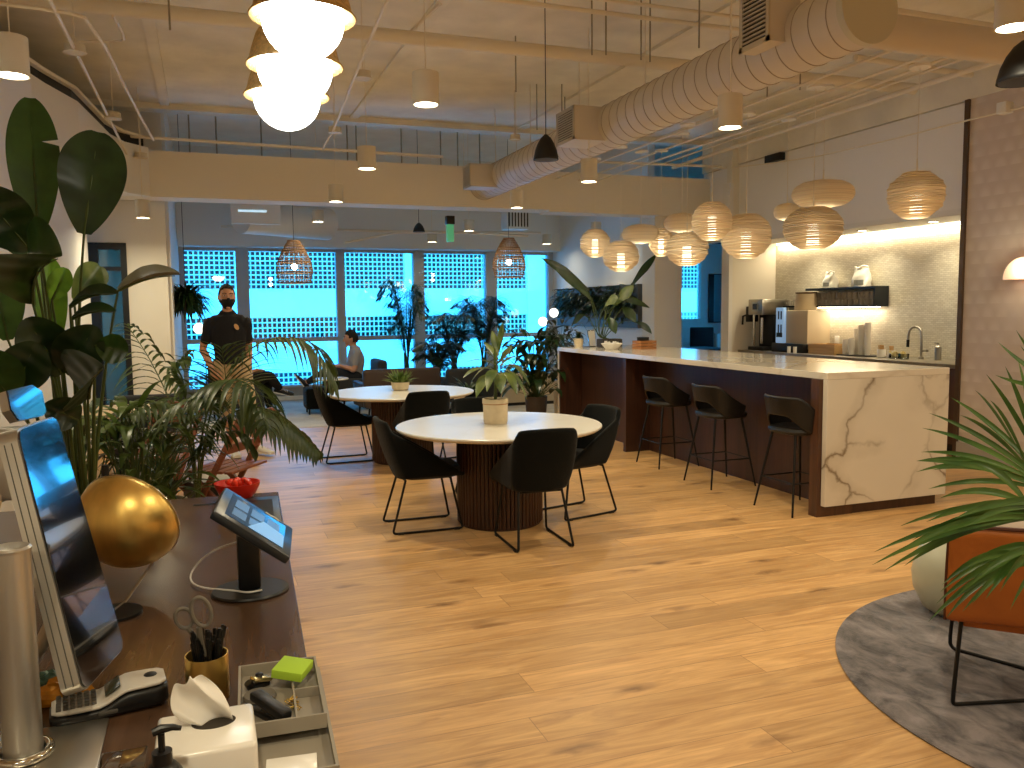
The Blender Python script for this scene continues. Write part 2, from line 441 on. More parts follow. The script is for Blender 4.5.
# curved soffit above the left wall; its gap's shade is a dark strip
pl = [(-2.6, 6.4), (-1.4, 7.2), (-1.19, 8.15), (-1.02, 8.75), (-.96, 9.4), (-.89, 10.2), (-.78, 10.6), (-.55, 10.9), (-2.6, 10.9)]
b = B().poly([(x, y, 2.93) for x, y in pl], (0, 0, .57)); struct('trim_5', b, m_white)
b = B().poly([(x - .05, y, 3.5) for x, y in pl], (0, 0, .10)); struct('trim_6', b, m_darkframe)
b = B().poly([(x + .0, y, 3.6) for x, y in pl], (0, 0, .03)); struct('trim_7', b, m_ceiling)
# left end wall with the dark framed glass door, room behind
sbox('wall_left_end', m_paint, -.89, -.42, 11.4, 11.52, 0, 3.0)
sbox('wall_left_header', m_paint, -2.6, -.89, 11.4, 11.52, 2.42, 3.0)
sbox('wall_left_closure', m_paint, -4, -.42, 11.4, 11.52, 3.0, 4.4)
struct('wall_left_office_side', B().box(-2.7, -2.6, 11.4, 12.2, 0, 4.4).box(-2.7, -2.6, 12.2, 14.2, 0, .9).box(-2.7, -2.6, 12.2, 14.2, 2.4, 4.4).box(-2.7, -2.6, 14.2, 16, 0, 4.4), m_white)  # opening in this unseen wall added to let daylight into the office
sbox('wall_left_office_top', m_white, -2.6, -.5, 14.4, 14.5, 2.5, 4.4)
sbox('wall_left_lounge', m_white, -.5, -.38, 11.52, YW, 0, 4.4)
sbox('wall_left_office', mat('office_paint', S(200, 206, 208), .8), -2.6, -.5, 14.4, 14.5, 0, 2.5)
d1 = struct('door_1', B().box(-1.4, -1.2, 11.38, 11.5, 0, 2.42).box(-.95, -.88, 11.38, 11.5, 0, 2.42).box(-1.2, -.95, 11.38, 11.5, 2.34, 2.42).box(-1.2, -.95, 11.4, 11.48, 2.08, 2.13).box(-1.2, -.95, 11.4, 11.48, 0, .42), m_darkframe)
B().box(-1.2, -.95, 11.43, 11.44, .42, 2.34).build('door_glass', m_darkglass, d1)
B().cyl((-1.0, 11.34, .95), (-1.0, 11.34, 1.25), .012).build('door_handle', m_steel, d1)
# window wall -------------------------------------------------------
sbox('wall_window_sill', mat('sill_panel', S(150, 150, 148), .5), -.4, 6.46, YW - .02, YW + .12, 0, .21)
sbox('baseboard_window', m_white, -.4, 6.46, YW - .16, YW - .02, 0, .06)
sbox('wall_window_bulkhead', m_bulk, -.38, 6.46, YW - .42, YW - .3, 2.66, 4.4)
sbox('wall_window_soffit', m_bulk, -.38, 6.46, YW - .3, YW + .14, 2.66, 2.72)
sbox('wall_window_top', m_bulk, -.5, 6.6, YW + .02, YW + .14, 2.72, 4.4)
m_mull = mat('mullion', S(176, 182, 188), .45, .1)
edges = [(-.38, -.30), (.53, .74), (2.24, 2.39), (3.66, 3.86), (5.07, 5.29), (6.36, 6.46)]
for i in range(5):
    xa = (edges[i][0] + edges[i][1]) / 2 if i else edges[0][0]; xb = (edges[i + 1][0] + edges[i + 1][1]) / 2 if i < 4 else edges[5][1]
    ia, ib = edges[i][1], edges[i + 1][0]
    w = struct('window_%d' % (i + 1), B().box(xa, ia, YW - .06, YW + .12, .21, 2.66).box(ib, xb, YW - .06, YW + .12, .21, 2.66).box(ia, ib, YW - .04, YW + .1, 1.02, 1.10).box(ia, ib, YW - .04, YW + .1, .21, .25).box(ia, ib, YW - .02, YW + .1, 2.61, 2.66), m_mull)
    B().box(ia, ib, YW + .03, YW + .04, .25, 2.61).build('window_pane', m_glass, w)
# wall with the planter, column, back corridor and room
sbox('wall_planter', m_white, 6.46, 6.58, 11.5, YW + .1, 0, 4.4)
sbox('wall_column', m_paint, 6.37, 6.84, 11.12, 11.5, 0, 3.0)
sbox('wall_corridor_end', m_paint, 7.08, 9.6, 10.2, 10.32, 0, 3.9)
sbox('wall_corridor_side', m_white, 7.02, 7.08, 10.16, 10.34, 0, 3.3)
struct('wall_meeting_room_right', B().box(9.81, 9.9, 11.4, 12.3, 0, 4.3).box(9.81, 9.9, 12.3, 13.1, 0, 1.2).box(9.81, 9.9, 12.3, 13.1, 1.9, 4.3).box(9.81, 9.9, 13.1, 14.4, 0, 4.3), m_white)  # unseen window hole added here to brighten the meeting room with daylight
rw = B().box(6.58, 7.3, 14.2, 14.3, 0, 4.3).box(9.2, 9.8, 14.2, 14.3, 0, 4.3).box(7.3, 9.2, 14.2, 14.3, 0, 1.28).box(7.3, 9.2, 14.2, 14.3, 2.75, 4.3)
struct('wall_meeting_room_back', rw, m_white)
w = struct('window_6', B().box(7.3, 7.36, 14.16, 14.3, 1.28, 2.75).box(9.14, 9.2, 14.16, 14.3, 1.28, 2.75).box(7.36, 9.14, 14.16, 14.3, 1.28, 1.33).box(7.36, 9.14, 14.16, 14.3, 2.7, 2.75), m_white)  # right end is visible; hidden left part added to bring in more daylight
B().box(7.36, 9.14, 14.24, 14.25, 1.33, 2.7).build('window_pane', m_glass, w)
w = struct('door_2', B().box(6.84, 6.9, 11.3, 11.4, 0, 2.6).box(6.84, 8.6, 11.3, 11.4, 2.55, 2.63), m_darkframe)
# right wall, niche with tile, soffit
WX, NX = 7.2, 7.85
m_tile_n = D.materials.new('mosaic_tile'); m_tile_n.use_nodes = True
nt = m_tile_n.node_tree; bb = nt.nodes['Principled BSDF']; tc = nt.nodes.new('ShaderNodeTexCoord')
sp = nt.nodes.new('ShaderNodeSeparateXYZ'); nt.links.new(tc.outputs['Object'], sp.inputs[0])
br = nt.nodes.new('ShaderNodeTexBrick'); nt.links.new(comb(nt, math_node(nt, 'MULTIPLY', sp.outputs[1], 1.0), sp.outputs[2]), br.inputs['Vector'])
br.inputs['Scale'].default_value = 1; br.inputs['Brick Width'].default_value = .06; br.inputs['Row Height'].default_value = .022; br.inputs['Mortar Size'].default_value = .002
br.inputs['Color1'].default_value = S(226, 220, 202); br.inputs['Color2'].default_value = S(206, 198, 178); br.inputs['Mortar'].default_value = S(180, 170, 150)
big = noise_node(nt, tc.outputs['Object'], 2.5, 4)
cc = mixc(nt, maprange(nt, big, .35, .65, 0, .35), br.outputs['Color'], S(184, 174, 152)); nt.links.new(cc, bb.inputs['Base Color']); bb.inputs['Roughness'].default_value = .35
sbox('wall_niche', m_tile_n, NX, NX + .12, 6.3, 10.2, 0, 2.46)
sbox('wall_niche_side', m_white, WX + .02, NX, 6.28, 6.4, 0, 2.46)
sbox('ceiling_niche', m_white, WX, NX + .1, 6.3, 10.2, 2.46, 2.52)
sbox('wall_right_upper', m_greywall, WX, WX + .12, 6.4, 10.2, 2.52, 3.56)
sbox('wall_right_upper_end', m_greywall, WX, WX + .12, 10.2, 11.1, 2.52, 3.56)
sbox('trim_8', m_ceiling, WX - .03, WX + .5, -3.2, 11.1, 3.57, 4.06)
# patterned wallpaper wall
m_wp = D.materials.new('scallop_wallpaper'); m_wp.use_nodes = True
nt = m_wp.node_tree; bb = nt.nodes['Principled BSDF']; tc = nt.nodes.new('ShaderNodeTexCoord')
sp = nt.nodes.new('ShaderNodeSeparateXYZ'); nt.links.new(tc.outputs['Object'], sp.inputs[0])
ya = math_node(nt, 'DIVIDE', sp.outputs[1], .16); za = math_node(nt, 'DIVIDE', sp.outputs[2], .13)
rowz = math_node(nt, 'FLOOR', za); ysh = math_node(nt, 'ADD', ya, math_node(nt, 'MULTIPLY', rowz, .5))
fy = math_node(nt, 'SUBTRACT', math_node(nt, 'FRACT', ysh), .5); fz = math_node(nt, 'FRACT', za)
dd = math_node(nt, 'SQRT', math_node(nt, 'ADD', math_node(nt, 'MULTIPLY', fy, fy), math_node(nt, 'MULTIPLY', fz, math_node(nt, 'MULTIPLY', fz, .35))))
nz = noise_node(nt, tc.outputs['Object'], 3, 4)
pt = math_node(nt, 'MULTIPLY', maprange(nt, dd, .2, .5, 1, 0), maprange(nt, nz, .4, .6, .3, 1))
cc = mixc(nt, math_node(nt, 'MULTIPLY', pt, .6), S(208, 192, 178), S(226, 214, 202)); nt.links.new(cc, bb.inputs['Base Color']); bb.inputs['Roughness'].default_value = .5
sbox('wall_right', m_wp, WX - .02, WX + .1, -3.2, 6.4, 0, 3.57)
sbox('trim_9', mat('bronze_edge', S(96, 76, 58), .4, .5), WX - .045, WX - .02, 6.36, 6.41, 0, 3.57)
sbox('baseboard_right', mat('grey_base', S(176, 168, 156), .6), WX - .05, WX - .02, -3.2, 6.36, .004, .16)
sbox('wall_right_shell', m_white, 9.8, 9.9, -3.3, 11.39, 0, 4.4)
# LED strips in the niche (lit strips)
m_led = emit_material('led_strip', (1, .86, .6, 1), 14)
# ------------------------------------------------------------------ outside: parking garage opposite
g = thing('parking_garage', 'white parking garage across the street with lattice screens', 'building', (3, 31, -6))
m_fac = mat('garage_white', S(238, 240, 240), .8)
def lz(v, u=300): return at(u, v, y=31).z + 6
def lx(u): return at(u, 300, y=31).x - 3
m_lat = mat('garage_lattice', S(186, 176, 150), .6)
bands = [(-3, 2.6), (lz(372 + 36), lz(372) ), (lz(338), lz(317)), (lz(289), lz(247)), (lz(219), lz(180))]
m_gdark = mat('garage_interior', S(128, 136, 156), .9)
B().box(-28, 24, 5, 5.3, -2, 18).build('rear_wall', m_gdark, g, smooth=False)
for z in (lz(341) , lz(289) + .05, lz(219)):
    pass
solid = [(lz(640), lz(408)), (lz(372), lz(338)), (lz(317), lz(289)), (lz(247), lz(219)), (lz(180), lz(120))]
for z0, z1 in solid: B().box(-28, 24, 0, .4, z0, z1).build('parapet', m_fac, g, smooth=False)
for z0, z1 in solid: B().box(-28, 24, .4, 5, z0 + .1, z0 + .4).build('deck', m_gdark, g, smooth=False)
for ua, ub in ((236, 247), (405, 416), (527, 556), (60, 70)):
    B().box(lx(ua), lx(ub), -.12, .5, lz(640), lz(120)).build('pier', m_fac, g, smooth=False)
scr = [(lz(408), lz(372)), (lz(338), lz(317)), (lz(289), lz(247)), (lz(219), lz(180))]
for z0, z1 in scr:
    for ua, ub in ((70, 236), (247, 405), (416, 527), (556, 800)):
        b = B(); xa, xb = lx(ua), lx(ub); n = int((xb - xa) / .165); k = max(2, int((z1 - z0) / .165))
        for i in range(n + 1):
            x = xa + (xb - xa) * i / n; b.box(x - .025, x + .025, .1, .16, z0, z1)
        for j in range(k + 1):
            z = z0 + (z1 - z0) * j / k; b.box(xa, xb, .08, .12, z - .025, z + .025)
        b.build('lattice_screen', m_lat, g, smooth=False)
# ================================================================== LAMPS
SKY = 8.0; EXPO = 0.0
m_disc = emit_material('lamp_disc', (1, .86, .62, 1), 22)
def cyl_lamp(x, y, zb, label, power=42, h=.2, r=.085, top=4.05):
    t = thing('cylinder_pendant', label, 'pendant light', (x, y, zb), group=None)
    B().lathe([(r - .008, 0), (r, .0), (r, h), (.012, h + .006), (0, h + .006)], seg=28).lathe([(r - .008, .0), (r - .008, .02)], seg=28).build('lamp_body', m_lampcyl, t)
    B().lathe([(0, .012), (r - .01, .012)], seg=28).build('diffuser', m_disc, t)
    B().cyl((0, 0, h), (0, 0, top - zb), .0035, seg=6).build('cable', m_blackp if 0 else m_pipe, t)
    lamp('AREA', 'lamp_light', (0, 0, -.004), power, t, size=.15, spread=2.8)
    return t
def px(u, v, z): p = at(u, v, z=z); return p.x, p.y
P_ = 18
for i, (u, v, z, lab) in enumerate([
    (426, 105, 2.86, 'cream cylinder pendant lamp hanging above the nearer round table'),
    (367, 169, 2.86, 'cream cylinder pendant lamp above the farther round table'),
    (730, 128, 2.67, 'cream cylinder pendant lamp under the spiral duct near the ribbed shades'),
    (589, 182, 2.70, 'cream cylinder pendant lamp right of the small black cone lamp'),
    (1014, 28, 2.86, 'cream cylinder pendant lamp in the top right corner'),
    (12, 76, 2.80, 'cream cylinder pendant lamp at the left above the banana plant'),
    (143, 218, 2.62, 'cream cylinder pendant lamp in front of the dark framed glass door'),
    (517, 208, 2.72, 'cream cylinder pendant lamp just in front of the duct end at the beam'),
    (336, 202, 2.84, 'small cream cylinder pendant lamp against the beam left of the green sign'),
]):
    x, y = px(u, v, z); cyl_lamp(x, y, z, lab, P_, top=4.05, r=.085 if z > 2.75 else .076)
for i, (u, v, y, lab) in enumerate([
    (318, 222, 12.6, 'small cylinder pendant lamp above the left wicker bell shade'),
    (469, 231, 12.6, 'small cylinder pendant lamp right of the green sign beyond the beam'),
    (432, 242, 14.2, 'tiny cylinder pendant lamp by the bulkhead over the window'),
    (547, 244, 14.2, 'tiny cylinder pendant lamp at the right end of the bulkhead'),
    (596, 233, 12.2, 'cylinder pendant lamp behind the leftmost ribbed shade'),
]):
    p = at(u, v, y=y); cyl_lamp(p.x, p.y, p.z, lab, 4, top=4.28, h=.17)
# unseen pendants of the same kind, added around the camera for ambient light
for x, y, lab in ((-.2, .2, 'unseen cylinder pendant lamp over the reception desk'), (1.9, 1.2, 'unseen cylinder pendant lamp over the open oak floor'), (4.6, .6, 'unseen cylinder pendant lamp over the lounge rug'),
                  (5.9, 2.6, 'unseen cylinder pendant lamp beside the wallpaper wall'), (2.6, -1.6, 'unseen cylinder pendant lamp behind the camera'), (5.6, -1.6, 'unseen cylinder pendant lamp in the far rear corner'), (-1.2, -1.6, 'unseen cylinder pendant lamp in the left rear corner'),
                  (6.3, 5.2, 'cylinder pendant lamp between marble counter end and wallpaper wall'), (.6, 3.0, 'cylinder pendant lamp near the three globe lamps')):
    if (x, y) in ((6.3, 5.2), (.6, 3.0)):
        continue
    cyl_lamp(x, y, 2.95, lab, P_ * 1.25)
# small black cone lamps
m_cone = mat('black_lamp', S(18, 18, 20), .5)
m_cin = mat('lamp_inside', S(120, 130, 150), .5)
def cone_lamp(p, r, h, label, top=4.05):
    t = thing('cone_pendant', label, 'pendant light', p)
    prof = [(r, 0), (r * .97, h * .12), (r * .86, h * .38), (r * .66, h * .64), (r * .4, h * .86), (r * .16, h * .97), (.012, h)]
    B().lathe(prof, seg=28).build('lamp_shade', m_cone, t, solid=.004)
    B().lathe([(a * .93, b * .95) for a, b in prof], seg=24).build('lamp_lining', m_cin, t)
    B().cyl((0, 0, h), (0, 0, top - p[2]), .004, seg=6).build('cable', m_blackp, t)
cone_lamp(at(546, 160, y=6.35), .1, .20, 'small black cone pendant lamp below the grey spiral duct')
cone_lamp(at(1023, 82, y=3.3), .125, .21, 'black cone pendant lamp cut by the right picture edge')
cone_lamp(at(419, 232, y=11.9), .085, .13, 'tiny black cone pendant lamp left of the green sign', 4.28)
# three white globe lamps with woven hats
m_globe = emit_material('lit_globe', (1, .93, .80, 1), 10)
m_straw = mat('woven_straw', S(216, 184, 122), .8, noise=(60, .25), bump=(90, .8))
def globe(u, v, d, r, label, pw):
    p = at(u, v, d=d); t = thing('globe_pendant', label, 'pendant light', p, group=None)
    B().ball((0, 0, 0), r, seg=32).build('lit_globe', m_globe, t)
    pr = [(r * 1.28, r * .0), (r * 1.17, r * .14), (r * 1.1, r * .42), (r * .98, r * .78), (r * .78, r * 1.1), (r * .45, r * 1.36), (r * .12, r * 1.46), (.02, r * 1.47)]
    B().lathe(pr, seg=36).build('woven_shade', m_straw, t, solid=.006)
    B().cyl((0, 0, r * 1.4), (0, 0, 4.05 - p.z), .004, seg=6).build('cable', m_pipe, t)
globe(303, 18, 3.15, .155, 'largest white globe lamp with a woven hat, nearest of the three', 20)
globe(295, 67, 3.75, .167, 'middle white globe lamp with a woven hat', 20)
globe(287, 97, 4.2, .165, 'lowest and farthest white globe lamp with a woven hat', 20)
# two wicker bell lamps by the windows
m_wick = mat('wicker', S(150, 116, 84), .8)
m_bulb = emit_material('bulb', (1, .85, .6, 1), 30)
def bell(u, v, y, label):
    p = at(u, v, y=y); t = thing('wicker_pendant', label, 'pendant light', p)
    def R(z): # z 0..0.62
        k = z / .62
        return .27 - .04 * (1 - k) ** 3 + 0 * k if k < .25 else .27 * (1 - ((k - .25) / .75) ** 1.7 * .68)
    b = B()
    for k in range(36):
        a = 2 * PI * k / 36; pts = [(R(z) * math.cos(a), R(z) * math.sin(a), z) for z in [i * .62 / 8 for i in range(9)]]
        b.tube(pts, .0045, seg=4)
    for j in range(17):
        z = .62 * j / 16; b.tube([(R(z) * math.cos(2 * PI * k / 28), R(z) * math.sin(2 * PI * k / 28), z) for k in range(28)], .005 if j % 4 else .011, seg=4, closed=True)
    b.build('wicker_shade', m_wick, t, smooth=False)
    B().ball((0, 0, .24), .045, seg=14).build('bulb', m_bulb, t)
    B().cyl((0, 0, .28), (0, 0, 4.28 - p.z), .004, seg=6).build('cable', m_blackp, t)
    lamp('POINT', 'bulb_light', (0, 0, .14), 1.5, t, size=.05)
bell(295, 283, 12.9, 'wicker bell lamp hanging left, before the second window')
bell(509, 277, 12.9, 'wicker bell lamp hanging right, before the last window')
# ribbed cardboard lamps over the counter
m_rib = mat('cardboard_ring', S(250, 238, 214), .75, noise=(9, .28, (.05, .05, 12)))
nt = m_rib.node_tree; bs = nt.nodes['Principled BSDF']; tr = nt.nodes.new('ShaderNodeBsdfTranslucent'); tr.inputs[0].default_value = (1, .84, .6, 1)
mx = nt.nodes.new('ShaderNodeMixShader'); mx.inputs[0].default_value = .25
nt.links.new(bs.outputs[0], mx.inputs[1]); nt.links.new(tr.outputs[0], mx.inputs[2]); nt.links.new(mx.outputs[0], nt.nodes['Material Output'].inputs[0])
m_inner = emit_material('lamp_core', (1, .84, .58, 1), 9)
def ribbed(p, R, Hh, label, flat=False, top=3.36, pw=14):
    t = thing('ribbed_pendant', label, 'pendant light', p)
    b = B(); n = 20 if not flat else 10; hh = Hh / n; rnd = random.Random(int(p[0] * 97 + p[1] * 13))
    def rad(z):   # z in -1..1
        zz = max(-1, min(1, z))
        return R * ((1 - abs(zz) ** 2.6 * .62) if not flat else (1 - abs(zz) ** 2.2) ** .5 * .78 + .22)
    z = -Hh / 2
    while z < Hh / 2 - .004:
        hgt = rnd.uniform(.55, 1.5) * hh if not flat else Hh / 12
        z1 = min(Hh / 2, z + hgt); gap = .0065 if not flat else .0006
        ra, rb = rad(2 * z / Hh), rad(2 * (z1 - gap) / Hh); jt = rnd.uniform(-.007, .005) if not flat else 0
        w = R * .30
        b.lathe([(ra - w, z), (ra + jt, z), (rb + jt, z1 - gap), (rb - w, z1 - gap), (ra - w, z)], seg=36)
        z = z1
    b.build('ribbed_shade', m_rib, t, angle=40)
    B().lathe([(0, -.40 * Hh), (R * .20, -.40 * Hh), (R * .20, .12 * Hh), (0, .12 * Hh)], seg=20).build('lamp_core', m_inner, t)
    B().cyl((0, 0, Hh / 2 - .01), (0, 0, Hh / 2 + .09), .006, seg=8).cyl((0, 0, Hh / 2), (0, 0, top - p[2]), .0028, seg=6).build('cable', m_pipe, t)
    B().lathe([(0, 0), (.075, 0), (.075, .02), (0, .02)], c=(0, 0, top - p[2]), seg=20).build('ceiling_plate', m_white, t)
    lamp('POINT', 'shade_light', (0, 0, -Hh / 2 - .02), pw, t, size=.09)
for u, v, x, wpx, hpx, fl, top, lab in [
    (916, 195, 4.9, 54, 46, 0, 3.25, 'ribbed cardboard ball lamp farthest right, above the marble end'),
    (813, 228, 4.75, 58, 42, 0, 3.32, 'large ribbed cardboard lamp under the flat disc lamp'),
    (823, 194, 5.1, 60, 27, 1, 3.42, 'flat disc cardboard lamp above the large ribbed one at right'),
    (787, 212, 5.6, 26, 17, 1, 3.42, 'small flat disc lamp half hidden behind the right pair'),
    (746, 236, 4.9, 49, 44, 0, 3.36, 'ribbed cardboard lamp beside and behind the middle ball lamp'),
    (712, 221, 4.4, 40, 38, 0, 3.34, 'ribbed cardboard ball lamp in the middle of the cluster'),
    (687, 249, 4.55, 42, 33, 0, 3.34, 'ribbed lamp hanging lowest in the middle, below a disc lamp'),
    (682, 223, 4.75, 36, 19, 1, 3.34, 'flat disc lamp directly above the lowest middle ribbed lamp'),
    (661, 242, 5.0, 24, 28, 0, 3.34, 'small pale ribbed ball lamp between two discs'),
    (641, 234, 4.8, 38, 19, 1, 3.34, 'flat disc lamp above the second ribbed lamp from the left'),
    (621, 256, 4.45, 36, 31, 0, 3.34, 'ribbed ball lamp second from the left, hanging low'),
    (595, 243, 4.5, 30, 28, 0, 3.34, 'ribbed ball lamp at the far left end of the cluster'),
]:
    p = at(u, v, x=x); dep = (RW @ (p - CAM)).z; R = wpx / 2 / F * dep; Hh = hpx / F * dep
    ribbed(p, R, Hh, lab, fl, top, 2.2)
# wall sconce on the wallpaper wall
p = at(1030, 279, x=7.18)
t = thing('wall_sconce', 'pale half-round wall sconce glowing on the patterned wallpaper', 'wall lamp', p, -PI / 2)
m_sc = mat('sconce_shell', S(214, 176, 150), .5)
B().poly([(.2 * math.cos(a), -.0, .2 * math.sin(a)) for a in [i * PI / 20 for i in range(21)]], (0, -.03, 0)).build('sconce_plate', m_sc, t)
B().poly([(.2 * math.cos(a), -.09, .2 * math.sin(a)) for a in [i * PI / 20 for i in range(21)]], (0, -.012, 0)).build('sconce_shade', mat('sconce_front', S(214, 176, 150), .5, emis=(1, .7, .5, 1), es=.35), t)
B().ball((0, -.065, .07), .034, seg=16).build('bulb', m_bulb, t)
lamp('POINT', 'sconce_light', (0, -.16, .1), 5, t, size=.04)
# ================================================================== DUCTS, PIPES, CONDUITS
DX, DZ, DR = 3.6, 3.23, .195
t = thing('spiral_duct', 'large cream spiral air duct running along under the ceiling', 'air duct', (DX, 3.88, DZ))
B().cyl((0, 0, 0), (0, 7.1, 0), DR, seg=48, caps=False).build('duct_pipe', m_duct, t)
b = B(); n = 46
for i in range(n):
    y = .1 + 7.0 * i / n; s_ = .06
    b.tube([((DR + .0015) * math.cos(a), y + .07 * a / (2 * PI), (DR + .0015) * math.sin(a)) for a in [2 * PI * k / 36 for k in range(37)]], .0035, seg=4)
b.build('duct_seam', mat('duct_seam', S(168, 152, 132), .6), t)
B().lathe([(0, 0), (DR + .004, 0), (DR + .004, .05)], seg=48, M=Matrix.Rotation(-PI / 2, 4, 'X')).build('end_cap', mat('duct_cap', S(196, 190, 166), .6), t)
B().cyl((.1, .28, -.01), (5.5, .28, -.01), .105, seg=32).build('branch_duct', m_duct, t)
m_slat = mat('vent_slat', S(190, 180, 158), .5); m_vdark = mat('vent_dark', S(60, 54, 44), .8)
def grille(par, y0, y1, z0, z1, x0=-.30):
    v_ = B().box(x0, -.08, y0, y1, z0, z1).build('vent_box', m_duct, par, smooth=False)
    B().box(x0 - .002, x0 - .001, y0 + .03, y1 - .03, z0 + .03, z1 - .03).build('vent_shade_sheet', m_vdark, v_, smooth=False)  # dark sheet stands in for the shade behind the slats
    b = B(); k = 11
    for i in range(k):
        z = z0 + .035 + (z1 - z0 - .07) * (i + .5) / k; b.box(x0 - .014, x0 - .002, y0 + .03, y1 - .03, z - .005, z + .004)
    b.build('vent_slats', m_slat, v_, smooth=False)
    B().box(x0 - .012, x0, y0, y1, z0, z0 + .03).box(x0 - .012, x0, y0, y1, z1 - .03, z1).box(x0 - .012, x0, y0, y0 + .03, z0, z1).box(x0 - .012, x0, y1 - .03, y1, z0, z1).build('vent_frame', m_slat, v_, smooth=False)
grille(t, .50, .80, -.06, .30)
grille(t, 3.1, 3.5, -.16, .14, -.42)
grille(t, 6.1, 6.4, -.16, .12, -.46)
for y in (1.2, 2.4, 3.7, 5.0, 6.2):
    B().cyl((-.1, y, .15), (-.1, y, .84), .006, seg=6).build('hanger_rod', m_pipe, t)
def pipe(label, pts, r, name='ceiling_pipe', cat='pipe', mt=None, smooth=1, seg=12):
    base = Vector(pts[0]); o = B().tube([Vector(p) - base for p in pts], r, seg=seg, smooth=smooth).build(name, mt or m_pipe, loc=base)
    return tag(o, label, cat)
pipe('thick cream sprinkler main crossing under the ceiling', [(-2.5, 6.75, 3.72), (3.4, 6.72, 3.72), (6.8, 6.7, 3.72)], .055, smooth=0)
pipe('thin cream pipe crossing near the top of the picture', [(1.0, 6.1, 3.86), (3.7, 6.1, 3.86), (5, 6.1, 3.86)], .018, smooth=0)
pipe('second thin cream pipe just beside the first at the top', [(.6, 5.9, 3.88), (3.7, 5.95, 3.9), (5, 5.95, 3.9)], .014, smooth=0)
pipe('cream pipe cut by the top picture edge before the duct', [(2.3, 5.4, 3.88), (4.4, 5.45, 3.86)], .05, smooth=0)
pipe('thin conduit running toward the left glass door', [(-.765, 4.6, 3.35), (-.765, 10.9, 3.37)], .012, 'conduit', 'conduit')
pipe('conduit with a bent end beside the left door conduit', [(-1.2, 5.72, 3.35), (-.72, 5.75, 3.35), (-.58, 5.85, 3.35), (-.5, 8.2, 3.35), (-.43, 9.6, 3.35)], .011, 'conduit', 'conduit')
pipe('short U-bent conduit behind the left ceiling plates', [at(113, 16, z=3.5), at(125, 38, z=3.5), at(120, 42, z=3.5), at(78, 41, z=3.5)], .010, 'conduit', 'conduit')
pipe('conduit passing above the nearer round table lamp', [(1.05, 4.6, 3.35), (1.15, 6.6, 3.35), (1.27, 8.4, 3.35), (1.3, 9.6, 3.35)], .012, 'conduit', 'conduit')
pipe('conduit diving from the sprinkler main beside the tables', [at(440, 4, z=3.8), at(410, 32, z=3.8)], .012, 'conduit', 'conduit')
pipe('conduit nearest the duct above the ribbed lamps', [(4.67, 4.6, 3.36), (4.67, 6.6, 3.36), (4.67, 10.9, 3.36)], .011, 'conduit', 'conduit')
pipe('second conduit from the duct above the ribbed lamps', [(5.02, 4.5, 3.36), (5.02, 10.9, 3.36)], .011, 'conduit', 'conduit')
pipe('third conduit from the duct above the ribbed lamps', [(5.32, 4.6, 3.4), (5.2, 5.0, 3.36), (5.3, 6.2, 3.36), (5.3, 10.9, 3.36)], .012, 'conduit', 'conduit')
pipe('thicker pipe nearest the right wall under the ceiling', [(6.42, 4.6, 3.62), (6.5, 9.0, 3.62), (6.6, 11.0, 3.62)], .026, smooth=0)
pipe('thin pipe riding above the thick right wall pipe', [(6.2, 5.2, 3.66), (6.3, 8.0, 3.66), (6.4, 10.9, 3.66)], .012, smooth=0)
pipe('long thin pipe running in front of the beam top', [(-1.6, 10.75, 3.6), (3.0, 10.75, 3.55)], .018, smooth=0)
pipe('thin pipe on the beam behind the duct at right', [(3.9, 10.6, 3.55), (7.1, 10.5, 3.58)], .018, smooth=0)
pipe('short cross pipe at the right above the counter', [(5.6, 6.2, 3.78), (7.1, 6.3, 3.78)], .03, smooth=0)
pipe('cross pipe seen below the branch duct', [(4.6, 5.2, 3.8), (6.9, 5.25, 3.8)], .03, smooth=0)
pipe('slack white cable hung along the grey right wall', [at(1024, 107, x=6.9), at(960, 122, x=6.95), at(874, 144, x=7.0), at(800, 160, x=7.05), at(711, 170, x=7.1)], .008, 'ceiling_cable', 'cable')
pipe('pipe along the front of the bulkhead over the windows', [(.3, 14.55, 2.95), (3.0, 14.5, 2.93), (5.9, 14.5, 2.96)], .022, smooth=0)
pipe('bent white pipe left of the green sign under the beam', [at(345, 243, y=13.4), at(378, 236, y=13.4), at(400, 232, y=13.4), at(470, 233, y=13.4), at(528, 236, y=13.4)], .02)
# canopy plates / sprinkler boxes on the conduits
def plate(p, r, label, hgt=.055):
    t = thing('ceiling_canopy', label, 'ceiling fixture', p, group=None)
    B().lathe([(0, 0), (r, 0), (r, .01), (r * .9, .014), (r * .9, hgt), (0, hgt)], seg=28).build('canopy_plate', m_lampcyl, t)
    B().cyl((0, 0, hgt), (0, 0, 4.05 - p[2]), .004, seg=6).build('hanger_rod', m_pipe, t)
for u, v, z, r, lab in ((75, 53, 3.34, .075, 'round canopy box on the left conduit, nearest the camera'), (113, 119, 3.34, .075, 'round canopy box on the left conduit, above the broad dark leaf'), (141, 158, 3.34, .075, 'round canopy box on the left conduit, by the beam'),
                        (363, 79, 3.34, .07, 'round canopy box on the conduit over the tables'), (335, 133, 3.34, .07, 'farther round canopy box over the tables'), (464, 182, 3.34, .07, 'round canopy by the duct end'),
                        (515, 140, 3.36, .06, 'round canopy left of the black cone lamp')):
    plate(at(u, v, z=z), r, lab)
